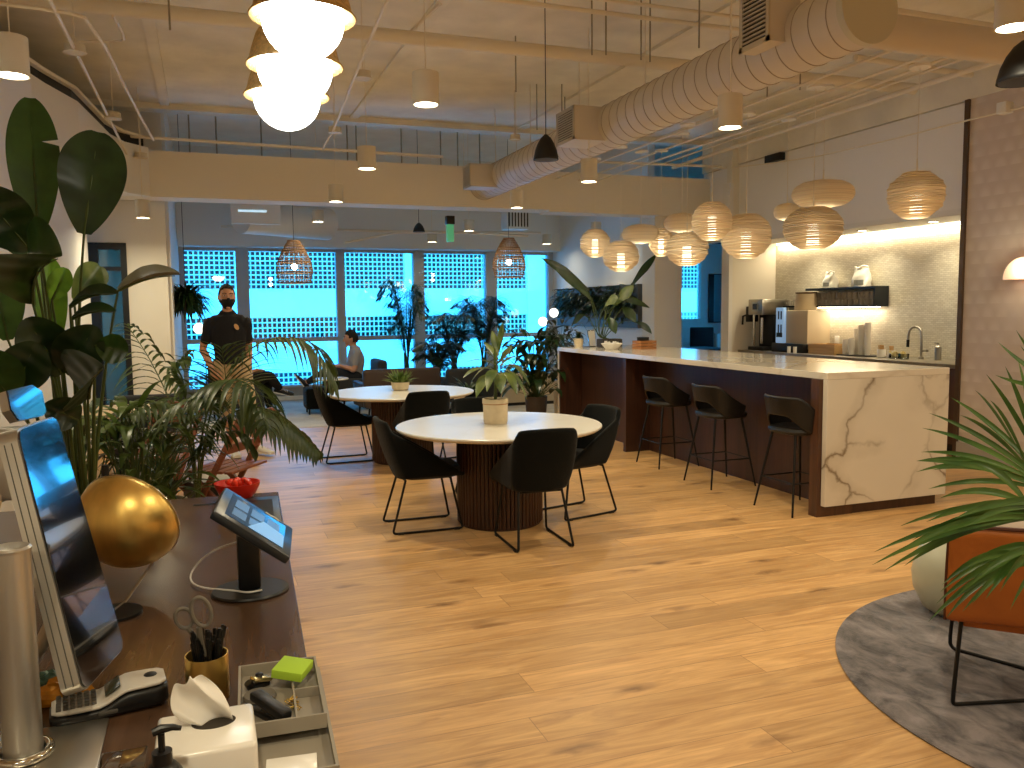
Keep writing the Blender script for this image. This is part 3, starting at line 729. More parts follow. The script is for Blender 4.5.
# dark speaker on the right wall, junction box, sign, air-con cassette
p = at(775, 158, x=7.15)
tag(B().box(-.05, .04, -.16, .16, -.05, .05, bev=.008).build('wall_speaker', m_blackp, loc=p), 'small black box mounted high on the grey right wall', 'speaker')
tag(B().box(-.05, .05, -.05, .05, -.05, .05, bev=.006).build('junction_box', m_white, loc=at(1005, 108, x=6.9)), 'white junction box on the slack cable at upper right', 'junction box')
p = at(450, 229, y=10.85)
t = thing('exit_sign', 'green lit sign hanging edge-on below the middle of the beam', 'sign', p)
B().box(-.055, .055, -.05, .05, .06, .17, bev=.005).build('sign_housing', m_blackp, t)
B().box(-.045, .045, -.03, .03, -.17, .06, bev=.004).build('sign_panel', mat('green_sign', S(90, 170, 120), .4, emis=(.12, .6, .3, 1), es=.35), t)
p = at(241, 216, y=13.3)
t = thing('round_duct_end', 'white round duct end with an air outlet above the first windows', 'air duct', p)
M_ = Matrix.Rotation(PI / 2, 4, 'X')
B().cyl((0, 0, 0), (1.4, .9, -.0), .26, seg=36).build('duct_pipe', m_white, t)
B().box(-.15, .55, -.3, -.2, -.14, .16).build('outlet_box', m_white, t, smooth=False)
B().box(-.05, .35, -.305, -.3, .03, .06).build('outlet_glow', mat('outlet', S(240, 240, 240), .3, emis=(.5, .8, 1, 1), es=.8), t, smooth=False)  # slot shines by emission, brightness painted onto an unlit air outlet
p = at(516, 220, y=13.5)
t = thing('ceiling_vent', 'small dark grille box under the ceiling beyond the beam', 'vent', p)
B().box(-.2, .2, -.1, .2, -.16, .16).build('vent_box', m_bulk, t, smooth=False)
b = B()
for i in range(7): b.box(-.17 + i * .055, -.15 + i * .055, -.112, -.101, -.12, .12)
b.build('vent_slats', m_vdark, t, smooth=False)
# long hangers of the far ceiling
hz = [(190, 119, 150), (217, 122, 150), (262, 122, 156), (348, 131, 168), (357, 135, 168), (402, 138, 170), (441, 136, 168), (458, 130, 170), (480, 135, 172)]
for u, v0, v1 in hz:
    a = at(u, v0, y=11.4); c = at(u, v1 + 4, y=11.4)
    tag(B().cyl((0, 0, 0), (0, 0, 4.28 - c.z), .010, seg=6).build('hanger_rod', mat('grey_rod', S(150, 142, 122), .6), loc=c), 'thin threaded rod hanging behind the beam from the far slab', 'hanger rod', 'threaded rods behind the beam')
for u, v0, v1 in [(170, 10, 30), (516, 60, 92), (565, 48, 140), (592, 24, 55), (606, 27, 55), (641, 29, 60), (650, 28, 62), (699, 15, 48), (515, 80, 135), (537, 80, 130), (562, 105, 130), (800, 60, 90), (767, 85, 100)]:
    c = at(u, v1, z=3.55)
    tag(B().cyl((0, 0, 0), (0, 0, .5), .007, seg=6).build('hanger_rod', MATS['grey_rod'], loc=c), 'short threaded rod fixing pipes to the near concrete ceiling', 'hanger rod', 'threaded rods of the near ceiling')
# ================================================================== BAR COUNTER
t = thing('bar_counter', 'long bar counter with quartz top, veined marble end and walnut front', 'counter', (4.2, 4.85, 0))
# local x 0..1.16, y 0..4.95
m_wal2 = m_walnut_dark
B().box(0, 1.16, 0, 4.93, 1.02, 1.07, bev=.003).build('countertop', m_quartz, t, smooth=False)
B().box(.0, 1.16, 0, .045, .085, 1.0195, bev=.002).build('marble_end_panel', m_marble, t, smooth=False)
B().box(-.0, 1.16, 4.88, 4.93, 0, 1.0195).build('far_end_panel', m_quartz, t, smooth=False)
B().box(-.03, .3, .05, .14, .0, 1.0195).build('walnut_fin', m_walnut, t, smooth=False)
B().box(.02, 1.12, .06, .12, 0, .084).build('plinth', m_walnut_dark, t, smooth=False)
B().box(.31, .34, .14, 3.12, 0, 1.0195).build('front_panel', m_wal2, t, smooth=False)
B().box(.02, .34, 3.12, 3.18, 0, 1.0195).build('divider', m_walnut_dark, t, smooth=False)
B().box(.29, .32, 3.18, 4.84, 0, 1.0195).build('front_panel', m_wal2, t, smooth=False)
B().box(.0, .34, 4.84, 4.879, 0, 1.0195).build('walnut_fin', m_walnut_dark, t, smooth=False)
B().box(.34, 1.10, .13, 4.87, .08, 1.0195).build('cabinet_body', m_walnut_dark, t, smooth=False)
# ================================================================== BACK KITCHEN
t = thing('back_cabinet', 'dark walnut kitchen cabinet run under the tiled backsplash', 'cabinet', (7.22, 6.42, 0))
B().box(.03, .60, 0, 3.74, .1, .90).build('cabinet_body', m_walnut_dark, t, smooth=False)
B().box(.0, .62, .0, .03, .0, .90).build('end_panel', m_walnut_dark, t, smooth=False)
B().box(.08, .6, .03, 3.74, 0, .1).build('toe_kick', m_blackp, t, smooth=False)
for i in range(6):
    d = B().box(.008, .029, .04 + i * .615, .04 + i * .615 + .605, .11, .895, bev=.002).build('cabinet_door', m_walnut, t, smooth=False)
    B().cyl((-.012, .1 + i * .615, .8), (-.012, .3 + i * .615, .8), .006, seg=8).build('door_handle', m_black, d)
tag(B().box(0, .655, 0, 3.76, 0, .04, bev=.003).build('kitchen_worktop', mat('grey_stone', S(120, 112, 98), .3, noise=(20, .12)), loc=(7.19, 6.41, .90)), 'thin dark grey worktop on the back kitchen cabinets', 'worktop')
WT = .94
# lights of the niche
b = B().box(NX - .03, NX - .005, 6.42, 10.15, 2.435, 2.455); tag(b.build('ceiling_light_strip', m_led), 'glowing light strip along the top of the tiled backsplash', 'light strip')
l = D.lights.new('led_light', 'AREA'); l.shape = 'RECTANGLE'; l.size = .03; l.size_y = 3.7; l.energy = 15; l.color = (1, .8, .5); o = D.objects.new('led_light', l); COL.objects.link(o); o.location = (NX - .05, 8.28, 2.42); o.rotation_euler = (0, math.radians(-8), 0)
for y in (7.05, 8.1, 9.2):
    tt = thing('recessed_downlight', 'small recessed downlight in the soffit over the backsplash, %s' % {7.05: 'nearest the wallpaper wall', 8.1: 'the middle one', 9.2: 'above the coffee machines'}[y], 'downlight', (7.48, y, 2.448))
    B().lathe([(0, .003), (.05, .003)], seg=20).build('diffuser', m_disc, tt); B().lathe([(.05, .0), (.062, 0), (.062, .012), (.05, .012)], seg=20).build('trim_ring', m_white, tt)
    lamp('AREA', 'down_light', (0, 0, -.002), 5, tt, size=.08, spread=2.0)
# mug shelf
t = thing('mug_shelf', 'black wall shelf with a lit underside holding rows of grey mugs', 'shelf', (NX - .22, 8.03, 1.54))
m_shelf = mat('black_shelf', S(22, 30, 38), .4)
B().box(0, .219, 0, 1.25, .22, .25).build('top_board', m_shelf, t, smooth=False)
B().box(0, .219, 0, .02, 0, .22).build('side_panel', m_shelf, t, smooth=False)
B().box(0, .219, .02, 1.25, 0, .018).build('bottom_board', m_shelf, t, smooth=False)
B().box(.0, .219, 1.25, 1.84, .0, .018).build('shelf_extension', m_shelf, t, smooth=False)
B().box(.10, .13, .04, 1.2, -.012, -.001).build('led_strip', m_led, t)
l = D.lights.new('led_light', 'AREA'); l.shape = 'RECTANGLE'; l.size = .04; l.size_y = 1.15; l.energy = 6; l.color = (1, .82, .55); o = D.objects.new('led_light', l); COL.objects.link(o); o.location = (NX - .105, 8.65, 1.52)
m_mug = mat('grey_mug', S(150, 142, 128), .35)
mug = None; k = 0
def mk_mug():
    t = thing('mug', 'grey mug stacked in the rows on the black wall shelf', 'mug', (0, 0, 0), group='grey mugs on the wall shelf')
    B().lathe([(0, 0), (.034, 0), (.04, .006), (.041, .084), (.037, .084), (.035, .01), (0, .01)], seg=18).build('mug_body', m_mug, t)
    B().tube([(-.038, 0, .066), (-.062, 0, .062), (-.066, 0, .04), (-.058, 0, .022), (-.038, 0, .02)], .0055, seg=6, smooth=1).build('handle', m_mug, t)
    return t
for row in range(2):
    for j in range(12):
        p = (NX - .14, 8.12 + j * .098 + row * .02, 1.5585 + row * .0845); 
        if row == 1 and j > 10: continue
        if mug is None: mug = mk_mug(); mug.location = p; mug.rotation_euler = (0, 0, .25)
        else: copy_tree(mug, p, random.uniform(-.3, .6))
# mugs on the shelf extension
for j in range(4): copy_tree(mug, (NX - .14, 9.36 + j * .11, 1.5585), random.uniform(-.3, .5), label='grey mug at the left end of the wall shelf', group='grey mugs left of the shelf box')
# bags on the shelf
m_bag = mat('bag_paper', S(226, 224, 214), .4, noise=(14, .05), bump=(9, .8)); m_bagd = mat('bag_print', S(122, 122, 114), .6, noise=(20, .3))
def bag(y, w, h, lab, lean):
    t = thing('coffee_bag', lab, 'bag', (NX - .115, y, 1.791), rz=lean)
    def fn(u, v):
        a = 2 * PI * u; cx, cy = math.cos(a), math.sin(a); th = .07 * (1 - v ** 2 * .85) + .004; ww = w * (1 - .06 * v + .04 * math.sin(v * 5))
        s_ = lambda q: (abs(q) ** .5) * (1 if q >= 0 else -1)
        return (s_(cx) * th + .012 * math.sin(v * 8 + cy * 3), s_(cy) * ww, v * h * (1 + .06 * cy))
    b = B(); b.grid(fn, 28, 10, True); b.build('bag_body', m_bag, t)
    B().box(-.078, -.072, -w * .7, w * .5, .02, h * .34).build('bag_label', m_bagd, t, smooth=False)
    B().tube([(0, -w * .8, h), (-.03, -w * .3, h + .02), (-.02, w * .3, h - .02), (0, w * .85, h + .01)], .012, seg=6, smooth=2).build('folded_top', m_bag, t)
bag(8.36, .115, .24, 'white coffee bag on the shelf, the right one with folded top', .15)
bag(8.92, .10, .20, 'white coffee bag on the shelf, the left smaller one', -.1)
# coffee machines on the worktop
t = thing('espresso_machine', 'tall chrome and black coffee brewer at the left of the worktop', 'coffee machine', (7.42, 9.80, WT))
B().box(-.12, .3, -.06, .28, 0, .05, bev=.006).build('base', m_blackp, t)
B().box(.05, .30, -.05, .26, .05, .62, bev=.01).build('body', m_blackp, t)
B().box(-.14, .28, -.06, .26, .50, .72, bev=.012).build('head', m_steel, t)
hd = B().box(-.15, -.141, .02, .16, .55, .68, bev=.003).build('display', mat('grey_display', S(150, 160, 170), .3), t)
B().box(-.153, -.1505, .04, .14, .575, .655).build('screen', mat('dark_screen', S(30, 44, 60), .2), hd)
B().cyl((-.08, .2, .06), (-.08, .2, .50), .02, seg=12).build('tap_column', m_chrome, t)
B().cyl((-.08, .02, .10), (-.08, .02, .46), .022, seg=12).build('tap_column', m_chrome, t)
B().box(-.13, .04, .262, .33, .40, .62, bev=.01).tube([(-.1, .33, .5), (-.16, .35, .48), (-.16, .36, .36)], .014, seg=8).build('portafilter', m_blackp, t)
t = thing('coffee_grinder', 'steel coffee dispenser with a bright blue-white lit panel', 'coffee machine', (7.42, 9.33, WT))
B().box(-.05, .32, -.42, .16, .04, .56, bev=.01).build('body', mat('beige_panel', S(190, 172, 142), .5), t)
B().box(-.12, .1, -.42, .22, 0, .12, bev=.006).build('base', m_blackp, t)
pn = B().box(-.10, -.052, .0, .16, .12, .60, bev=.006).build('front_panel', mat('panel_lit', S(150, 180, 214), .3, emis=(.35, .6, .95, 1), es=.35), t)
for z in (.32, .50):
    for y in (.045, .10): B().box(-.104, -.101, y - .014, y + .014, z - .06, z + .05).build('button_column', mat('blue_button', S(52, 66, 88), .4), pn, smooth=False)
B().box(-.104, -.1005, .02, .14, .20, .26).build('nozzle_bay', m_blackp, pn, smooth=False)
for y in (-.2, -.32): B().cyl((-.16, y, .0), (-.16, y, .085), .024, seg=14).build('jar', m_ceramic, t)
t = thing('grinder_hopper', 'pale round hopper standing on the coffee dispenser', 'hopper', (7.58, 9.2, WT + .561))
B().lathe([(0, 0), (.14, 0), (.15, .02), (.13, .22), (0, .23)], seg=24).build('hopper_body', MATS['beige_panel'], t); B().lathe([(.13, .22), (.14, .225), (.14, .24), (0, .245)], seg=24).build('lid', m_bark, t)
t = thing('wooden_tray_box', 'low wooden organiser box on the worktop left of the cups', 'tray', (7.5, 8.62, WT))
wd = wood_material('light_wood', S(176, 134, 82), S(204, 166, 110), 'y', .5)
B().box(-.15, .15, -.24, .24, 0, .012).box(-.15, -.138, -.24, .24, .012, .13).box(.138, .15, -.24, .24, .012, .13).box(-.138, .138, -.24, -.228, .012, .13).box(-.138, .138, .228, .24, .012, .13).build('box_body', wd, t, smooth=False)
B().box(-.138, .138, -.005, .005, .012, .12).build('divider', wd, t, smooth=False)
# paper cup stacks
m_cup = mat('paper_cup', S(246, 240, 230), .7)
tag(B().box(-.12, .14, -.26, .26, 0, .014, bev=.004).build('cup_tray', m_blackp, loc=(7.5, 8.12, WT)), 'black tray under the stacks of paper cups', 'tray')
for i, (dy, dx, n, r, lab) in enumerate([(.2, -.05, 7, .040, 'shortest stack of white paper cups at the left, in front'), (.1, -.05, 8, .040, 'second short stack of white paper cups in front'), (.12, .05, 15, .038, 'middle height stack of white paper cups at the back left'), (.02, .03, 18, .04, 'tall stack of white paper cups, second from the right'), (-.08, .03, 20, .04, 'tallest stack of white paper cups, at the right')]):
    t = thing('cup_stack', lab, 'cup stack', (7.5 + dx, 8.10 + dy, WT + .0145), group=None)
    for k in range(n):
        o = B().lathe([(r * .74, k * .016), (r, k * .016 + .09), (r * 1.04, k * .016 + .092), (r * 1.04, k * .016 + .086), (r * .985, k * .016 + .086)], seg=16).build('paper_cup', m_cup, t)
# condiment jars
m_sug = mat('sugar_packets', S(206, 190, 136), .7, noise=(40, .3), bump=(30, 1))
for i, (y, x, w, h, c, lab) in enumerate([(7.72, .0, .05, .1, m_ceramic, 'white jar of wooden stirrers right of the cups'), (7.62, .05, .045, .09, m_ceramic, 'white jar behind the sugar bowls'), (7.52, 0, .06, .06, m_clear, 'glass bowl of yellow sugar packets, left one'), (7.40, .02, .055, .06, m_clear, 'glass bowl of sugar packets, nearest the tap')]):
    t = thing('condiment_jar', lab, 'jar', (7.46 + x, y, WT))
    B().lathe([(0, 0), (w * .8, 0), (w, .01), (w, h), (w * .93, h), (w * .93, .012), (0, .012)], seg=20).build('jar_body', c, t)
    b = B(); rr = random.Random(i)
    if i < 2:
        for q in range(16): a = rr.uniform(0, 6.28); rad = rr.uniform(0, w * .7); b.box(-.004, .004, -.001, .001, .02, h + .05, M=Matrix.Translation((rad * math.cos(a), rad * math.sin(a), 0)) @ Matrix.Rotation(rr.uniform(-.15, .15), 4, 'X'))
        b.build('stirrers', wd, t, smooth=False)
    else:
        for q in range(26): a = rr.uniform(0, 6.28); rad = rr.uniform(0, w * .8); b.box(-.018, .018, -.012, .012, -.002, .002, M=Matrix.Translation((rad * math.cos(a), rad * math.sin(a), .02 + rr.uniform(0, h * .9))) @ Euler((rr.uniform(0, 3), rr.uniform(0, 3), rr.uniform(0, 3))).to_matrix().to_4x4())
        b.build('sugar_packets', m_sug, t, smooth=False)
# tap and soap dispenser
t = thing('kitchen_tap', 'gooseneck steel kitchen tap at the right end of the worktop', 'tap', (7.62, 7.29, WT))
B().cyl((0, 0, 0), (0, 0, .03), .03, seg=20).build('tap_base', m_steel, t)
B().tube([(0, 0, .03), (0, 0, .28), (0, .02, .34), (0, .09, .37), (0, .17, .345), (0, .19, .27), (0, .195, .21)], .014, seg=12, smooth=2).build('spout', m_steel, t)
B().cyl((0, .195, .215), (0, .197, .13), .017, seg=14).build('spray_head', m_blackp, t)
B().cyl((0, -.0, .09), (-.0, -.07, .10), .011, seg=10).ball((0, -.075, .10), .017).build('handle', m_steel, t)
t = thing('soap_dispenser', 'steel soap pump right of the kitchen tap', 'dispenser', (7.6, 7.04, WT))
B().lathe([(0, 0), (.034, 0), (.034, .15), (.014, .165), (.014, .19), (0, .19)], seg=20).build('bottle', m_steel, t)
B().cyl((0, -.0, .19), (0, .05, .193), .008, seg=8).build('nozzle', m_steel, t)
t = thing('wall_outlet', 'small wall socket plate near the coffee machines', 'socket', (NX - .004, 8.9, 1.1)); B().box(-.006, .003, -.04, .04, -.06, .06, bev=.002).build('plate', m_white, t); B().box(-.008, -.0061, -.015, .015, -.03, .03).build('socket_holes', m_greywall, t)
# ================================================================== TABLES
def round_table(x, y, label):
    t = thing('round_table', label, 'table', (x, y, 0), group=None)
    R = .748
    B().lathe([(0, .69), (R - .02, .69), (R, .705), (R, .715), (R - .006, .72), (0, .72)], seg=96).build('tabletop', m_tabletop, t, angle=20)
    b = B(); n = 64; r0 = .292
    prof = []
    for i in range(n):
        for k, rr in ((0, r0), (.12, r0 + .018), (.5, r0 + .022), (.88, r0 + .018)):
            a = 2 * PI * (i + k) / n; prof.append((rr * math.cos(a), rr * math.sin(a)))
    bt = [b.bm.verts.new((p[0], p[1], .02)) for p in prof]; tp = [b.bm.verts.new((p[0], p[1], .69)) for p in prof]
    for i in range(len(prof)):
        j = (i + 1) % len(prof); b.bm.faces.new((bt[i], bt[j], tp[j], tp[i]))
    b.build('fluted_pedestal', m_walnut_dark, t, angle=25)
    B().cyl((0, 0, 0), (0, 0, .02), r0 + .005, seg=64).build('base_plate', m_walnut_dark, t)
    return t
round_table(1.98, 5.70, 'round stone topped table with a fluted walnut pedestal, the nearer one')
round_table(1.875, 8.46, 'round stone topped table with a fluted pedestal, the farther one')
# ================================================================== CHAIRS
def sm(t): t = max(0, min(1, t)); return t * t * (3 - 2 * t)
def make_chair():
    t = thing('dining_chair', 'x', 'chair')
    def shell(u, v):
        tt = u * 2 - 1; s_ = abs(tt); sg = 1 if tt >= 0 else -1
        # plan curve (U), rear at y<0
        if s_ < .55:
            k = s_ / .55; px_, py_ = sg * .205 * math.sin(k * PI / 2) ** .85, -.235 + .045 * (1 - math.cos(k * PI / 2)) * 1.2
        else:
            k = (s_ - .55) / .45; px_, py_ = sg * (.205 + .022 * k), -.18 + .40 * k
        top = .805 - .012 * (s_ / .4) ** 2 if s_ < .40 else .793 - (.793 - .435) * ((s_ - .40) / .6) ** 1.15
        bot = .37 + .03 * s_
        z = bot + (top - bot) * v; h = (z - .40) / .4
        lean = -.085 * max(0, h) ** 1.1
        tuck = (1 - v) ** 3 * .06
        return (px_ * (1 - tuck * 2.2), py_ + lean + tuck * .9, z)
    b = B(); b.grid(shell, 45, 12)
    o = b.build('backrest', m_blackfab, t, solid=.034, sub=1)
    o.modifiers['solid'].offset = 0
    def seat(u, v):
        a = 2 * PI * u; c_, s_ = math.cos(a), math.sin(a); e = lambda q: (abs(q) ** .45) * (1 if q >= 0 else -1)
        rr = [(.0, .37), (.8, .37), (.97, .385), (1.0, .41), (.99, .44), (.93, .458), (.6, .466), (0, .468)]
        i = min(6, int(v * 7)); f = v * 7 - i; r_ = rr[i][0] * (1 - f) + rr[i + 1][0] * f; z = rr[i][1] * (1 - f) + rr[i + 1][1] * f
        return (e(c_) * .20 * r_, .035 + e(s_) * .225 * r_, z)
    b = B(); b.grid(seat, 40, 8, True); b.build('seat', m_seatfab, t)
    for sx in (-1, 1):
        B().tube([(sx * .15, .17, .375), (sx * .185, .235, .05), (sx * .19, .245, .012), (sx * .19, .20, .008), (sx * .19, -.20, .008), (sx * .19, -.255, .012), (sx * .185, -.245, .05), (sx * .15, -.15, .375)], .0085, seg=8, smooth=2).build('sled_leg', m_black, t)
    B().tube([(-.15, .17, .368), (.15, .17, .368)], .008, seg=8).tube([(-.15, -.15, .368), (.15, -.15, .368)], .008, seg=8).build('seat_frame', m_black, t)
    for sx in (-1, 1):
        for yy in (-.2, .2): B().box(sx * .19 - .012, sx * .19 + .012, yy - .02, yy + .02, 0, .008).build('foot_pad', m_blackp, t)
    return t
ch = make_chair(); first = True
for x, y, rz, lab in [
    (1.42, 5.79, -PI / 2 - .02, 'black upholstered chair seen from its side, left of the nearer round table'),
    (2.01, 5.12, -.03, 'black upholstered chair with its back to the camera at the nearer round table'),
    (2.60, 5.74, PI / 2 + .25, 'black upholstered chair at the right side of the nearer round table'),
    (2.17, 6.52, PI + .15, 'black upholstered chair on the far side of the nearer round table behind the plant pot'),
    (1.345, 8.72, -PI / 2 + .03, 'black upholstered chair left of the farther round table, nearest the palm'),
    (1.93, 7.86, .02, 'black upholstered chair between the two round tables, back to the camera'),
    (2.52, 8.2, PI / 2 + .3, 'black upholstered chair at the right side of the farther round table'),
]:
    if first: ch.location = (x, y, 0); ch.rotation_euler = (0, 0, rz); ch['label'] = lab; first = False
    else: copy_tree(ch, (x, y, 0), rz, lab)
# ================================================================== STOOLS (facing +x of the room)
def make_stool():
    t = thing('bar_stool', 'x', 'stool')       # local: faces +y
    def band(u, v):
        a = (u * 2 - 1) * 2.05; s_ = abs(u * 2 - 1)
        e = lambda q, p: (abs(q) ** p) * (1 if q >= 0 else -1)
        x = .235 * e(math.sin(a), .8); y = -.0 - .225 * e(math.cos(a), .85)
        top = .885 - .17 * sm((s_ - .38) / .62); bot = .735 - .13 * sm((s_ - .15) / .55)
        z = bot + (top - bot) * v
        k = 1 - (1 - v) * .14 * (1 - s_ * .3)
        return (x * k, y * k, z)
    B().grid(band, 49, 8).build('backrest', m_leather, t, solid=.022, sub=1)
    def seat(u, v):
        a = 2 * PI * u; rr = [(0, .585), (.75, .59), (.95, .60), (1, .62), (.97, .64), (.85, .648), (.5, .636), (0, .628)]
        i = min(6, int(v * 7)); f = v * 7 - i; r_ = rr[i][0] * (1 - f) + rr[i + 1][0] * f; z = rr[i][1] * (1 - f) + rr[i + 1][1] * f
        e = lambda q: (abs(q) ** .7) * (1 if q >= 0 else -1)
        return (e(math.cos(a)) * .205 * r_, .01 + e(math.sin(a)) * .205 * r_, z)
    B().grid(seat, 36, 8, True).build('seat', m_leather, t)
    for sx in (-1, 1):
        for sy in (-1, 1):
            B().cyl((sx * .222, sy * .222, .0), (sx * .13, sy * .13, .60), .0075, .012, seg=10).build('leg', m_black, t)
    b = B(); z = .24; q = .222 - .092 * z / .6
    b.tube([(-q, -q, z), (q, -q, z)], .006, seg=8).tube([(-q, q, z), (q, q, z)], .006, seg=8).tube([(-q, -q, z + .0), (-q, q, z + .0)], .006, seg=8).tube([(q, -q, z), (q, q, z)], .006, seg=8)
    b.build('footrest', m_black, t)
    return t
st = make_stool(); first = True
for x, y, rz, lab in [(4.27, 7.19, -PI / 2, 'black leather counter stool, the farthest of the three at the bar'), (4.215, 6.21, -PI / 2 - .02, 'black leather counter stool, the middle one at the bar'), (4.215, 5.18, -PI / 2 + .02, 'black leather counter stool nearest the marble end')]:
    if first: st.location = (x, y, 0); st.rotation_euler = (0, 0, rz); st['label'] = lab; first = False
    else: copy_tree(st, (x, y, 0), rz, lab)
# ================================================================== RUG, ORANGE CHAIR, VASE
tag(B().lathe([(0, 0), (1.25, 0), (1.255, .006), (1.245, .012), (0, .012)], seg=120).build('round_rug', m_rug, loc=(3.6, 2.15, 0.0)), 'round grey mottled rug on the oak floor at lower right', 'rug')
t = thing('lounge_chair', 'cognac leather lounge chair on a thin black wire frame, seen from behind', 'armchair', (2.643, 2.32, .012))
A_ = Vector((0, 0, 0)); A2 = Vector((.56, -.15, 0)); B_ = Vector((.432, .406, 0)); B2 = B_ + (A2 - A_)
nb = Vector((.69, -.72, 0)).normalized(); nf = Vector((.72, .69, 0)).normalized()
def wp(a, f, z): return nb * a + nf * f + Vector((0, 0, z))
# back panel: slightly curved thick leather
def bp(u, v):
    a = -.045 + .78 * u; z = .345 + (.735 - .345) * v - .02 * (v > .9) * ((u - .5) * 2) ** 8
    f = -.03 - .10 * v + .05 * math.sin(PI * u) * .6
    return wp(a, f, z)
B().grid(bp, 18, 10).build('backrest', m_orange, t, solid=.035, sub=1)
B().tube([wp(-.040, -.03, .35), wp(-.042, -.08, .54), wp(-.038, -.125, .715), wp(-.02, -.132, .737), wp(.34, -.102, .740), wp(.72, -.132, .737)], .0075, seg=6, smooth=1).build('seam_piping', mat('dark_piping', S(70, 30, 12), .5), t)
B().box(0, .72, 0, .6, -.09, .02, bev=.03, M=Matrix.Translation(wp(0, .0, .40)) @ Matrix.Rotation(math.atan2(nb.y, nb.x), 4, 'Z')).build('seat', m_orange, t)
B().box(.02, .62, -.11, .03, .0, .1, bev=.03, M=Matrix.Translation(wp(0, .11, .665)) @ Matrix.Rotation(math.atan2(nb.y, nb.x), 4, 'Z')).build('head_cushion', mat('white_cushion', S(228, 220, 206), .9), t)
B().tube([wp(.02, .0, .40), A_ + Vector((-.005, 0, .03)), A_ + Vector((.0, 0, .006)), A_ + Vector((.04, -.01, .006)), A2 + Vector((-.03, .01, .006)), A2 + Vector((.01, 0, .03)), wp(.66, .10, .40)], .008, seg=8, smooth=2).build('wire_frame', m_black, t)
B().tube([wp(.03, .52, .40), B_ + Vector((-.01, 0, .05)), B_ + Vector((.0, -.01, .006)), B_ + Vector((.03, -.06, .006)), A2 + Vector((.07, .05, .006)), A2 + Vector((.09, .02, .03)), wp(.68, .16, .40)], .008, seg=8, smooth=2).build('wire_frame', m_black, t)
B().tube([wp(.68, .02, .40), wp(.70, .5, .40), wp(.03, .5, .40), wp(.03, .0, .40)], .008, seg=8).build('seat_frame', m_black, t)
p = (3.46, 3.06, .012)
t = thing('floor_vase', 'big pale green-white round vase on the rug behind the orange chair', 'vase', p)
B().lathe([(0, 0), (.09, 0), (.14, .03), (.185, .12), (.195, .20), (.18, .29), (.14, .36), (.10, .395), (.095, .41), (.085, .405), (.09, .39), (0, .36)], seg=40).build('vase_body', mat('celadon_glaze', S(186, 188, 168), .35), t)
B().box(-.02, .07, -.215, -.205, .10, .29).build('wooden_tag', mat('pale_peach', S(216, 168, 128), .6), t)
# ================================================================== RECEPTION DESK
t = thing('reception_desk', 'dark walnut reception desk filling the lower left foreground', 'desk', (.10, .35, 0), -.0455)
# local: right edge x=.025.. , far edge y=3.47
B().box(-1.55, .018, 0, 3.47, .715, .75, bev=.003).build('desktop', m_desk, t, smooth=False)
B().box(-1.50, -.03, .05, 3.42, .06, .714).build('desk_body', m_walnut_dark, t, smooth=False)
B().box(-1.45, -.08, .1, 3.38, .0, .06).build('plinth', m_black, t, smooth=False)
B().box(-.33, -.20, 3.30, 3.325, .7495, .7512).build('cable_slot', m_blackp, t, smooth=False)
TZ = .7505
# tablet kiosk
t = thing('tablet_kiosk', 'tilted tablet in a black case on a black post with an oval base', 'tablet', (.09, 2.46, TZ))
B().lathe([(0, 0), (.106, 0), (.108, .004), (.104, .009), (0, .009)], seg=48, sy=.92).build('base_plate', m_blackp, t)
B().box(-.032, .03, -.022, .02, .009, .17, bev=.008).build('post', m_blackp, t)
Q = Matrix(((0, 0, 0, .02), (0, 0, 0, -.11), (0, 0, 0, .232), (0, 0, 0, 1)))
e = Vector((math.cos(-1.687), math.sin(-1.687), 0)); n0 = Vector((-math.sin(-1.687), math.cos(-1.687), 0)); th = .639
dn = n0 * math.cos(th) - Vector((0, 0, 1)) * math.sin(th); nn = e.cross(dn); nn = nn if nn.z > 0 else -nn
for i in range(3): Q[i][0] = e[i]; Q[i][1] = dn[i]; Q[i][2] = nn[i]
Q[0][3], Q[1][3], Q[2][3] = .02, -.11, .232
c = B().box(-.15, .15, -.115, .115, -.024, 0, bev=.006, M=Q).build('case', mat('tablet_case', S(34, 38, 44), .3), t)
s_ = B().box(-.118, .118, -.088, .088, .0004, .0012, M=Q).build('screen', mat('tablet_screen', S(24, 34, 48), .08, emis=(.2, .42, .7, 1), es=.10), t)
m_tile = mat('screen_tiles', S(120, 150, 180), .2, emis=(.35, .6, .85, 1), es=.45)
for ix in range(2):
    for iy in range(3): B().box(-.085 + ix * .10, -.005 + ix * .09, -.07 + iy * .05, -.03 + iy * .05, .0014, .0018, M=Q).build('screen_tile', mat('screen_tiles_dim', S(90, 110, 132), .2, emis=(.3, .45, .6, 1), es=.2), s_)
B().poly([(-.02, .02, .0022), (.116, -.02, .0022), (.116, .086, .0022), (.0, .086, .0022)], (0, 0, .0003), M=Q).build('screen_picture', m_tile, s_)
B().tube([Q @ Vector(q) for q in ((-.136, .02, .001), (-.128, .035, .001), (-.14, .05, .001), (-.128, .065, .001))], .0028, seg=6, smooth=1).build('case_logo', m_white, t)
cq = [at(241, 541, y=2.44), at(215, 549, z=.86), at(198, 562, z=.80), at(188, 578, z=.757), at(198, 588, z=.757), at(235, 590.5, z=.7625), at(248, 593, z=.764), at(262, 590, z=.764)]
B().tube([q - Vector(t.location) for q in cq], .0028, seg=8, smooth=3).build('white_cord', m_white, t)
# black inset in the desk corner; grey base stands in for its reflection
t = thing('corner_inset', 'flat black tray at the far right corner of the desk behind the tablet', 'tray', (.165, 3.42, TZ), -.05)
B().box(-.1, .085, -.24, .26, 0, .012, bev=.003).build('reflection_patch', mat('reflection_grey', S(60, 64, 70), .3), t); B().box(-.06, .06, -.15, .19, .0125, .014).build('desk_inset', m_blackp, t, smooth=False)
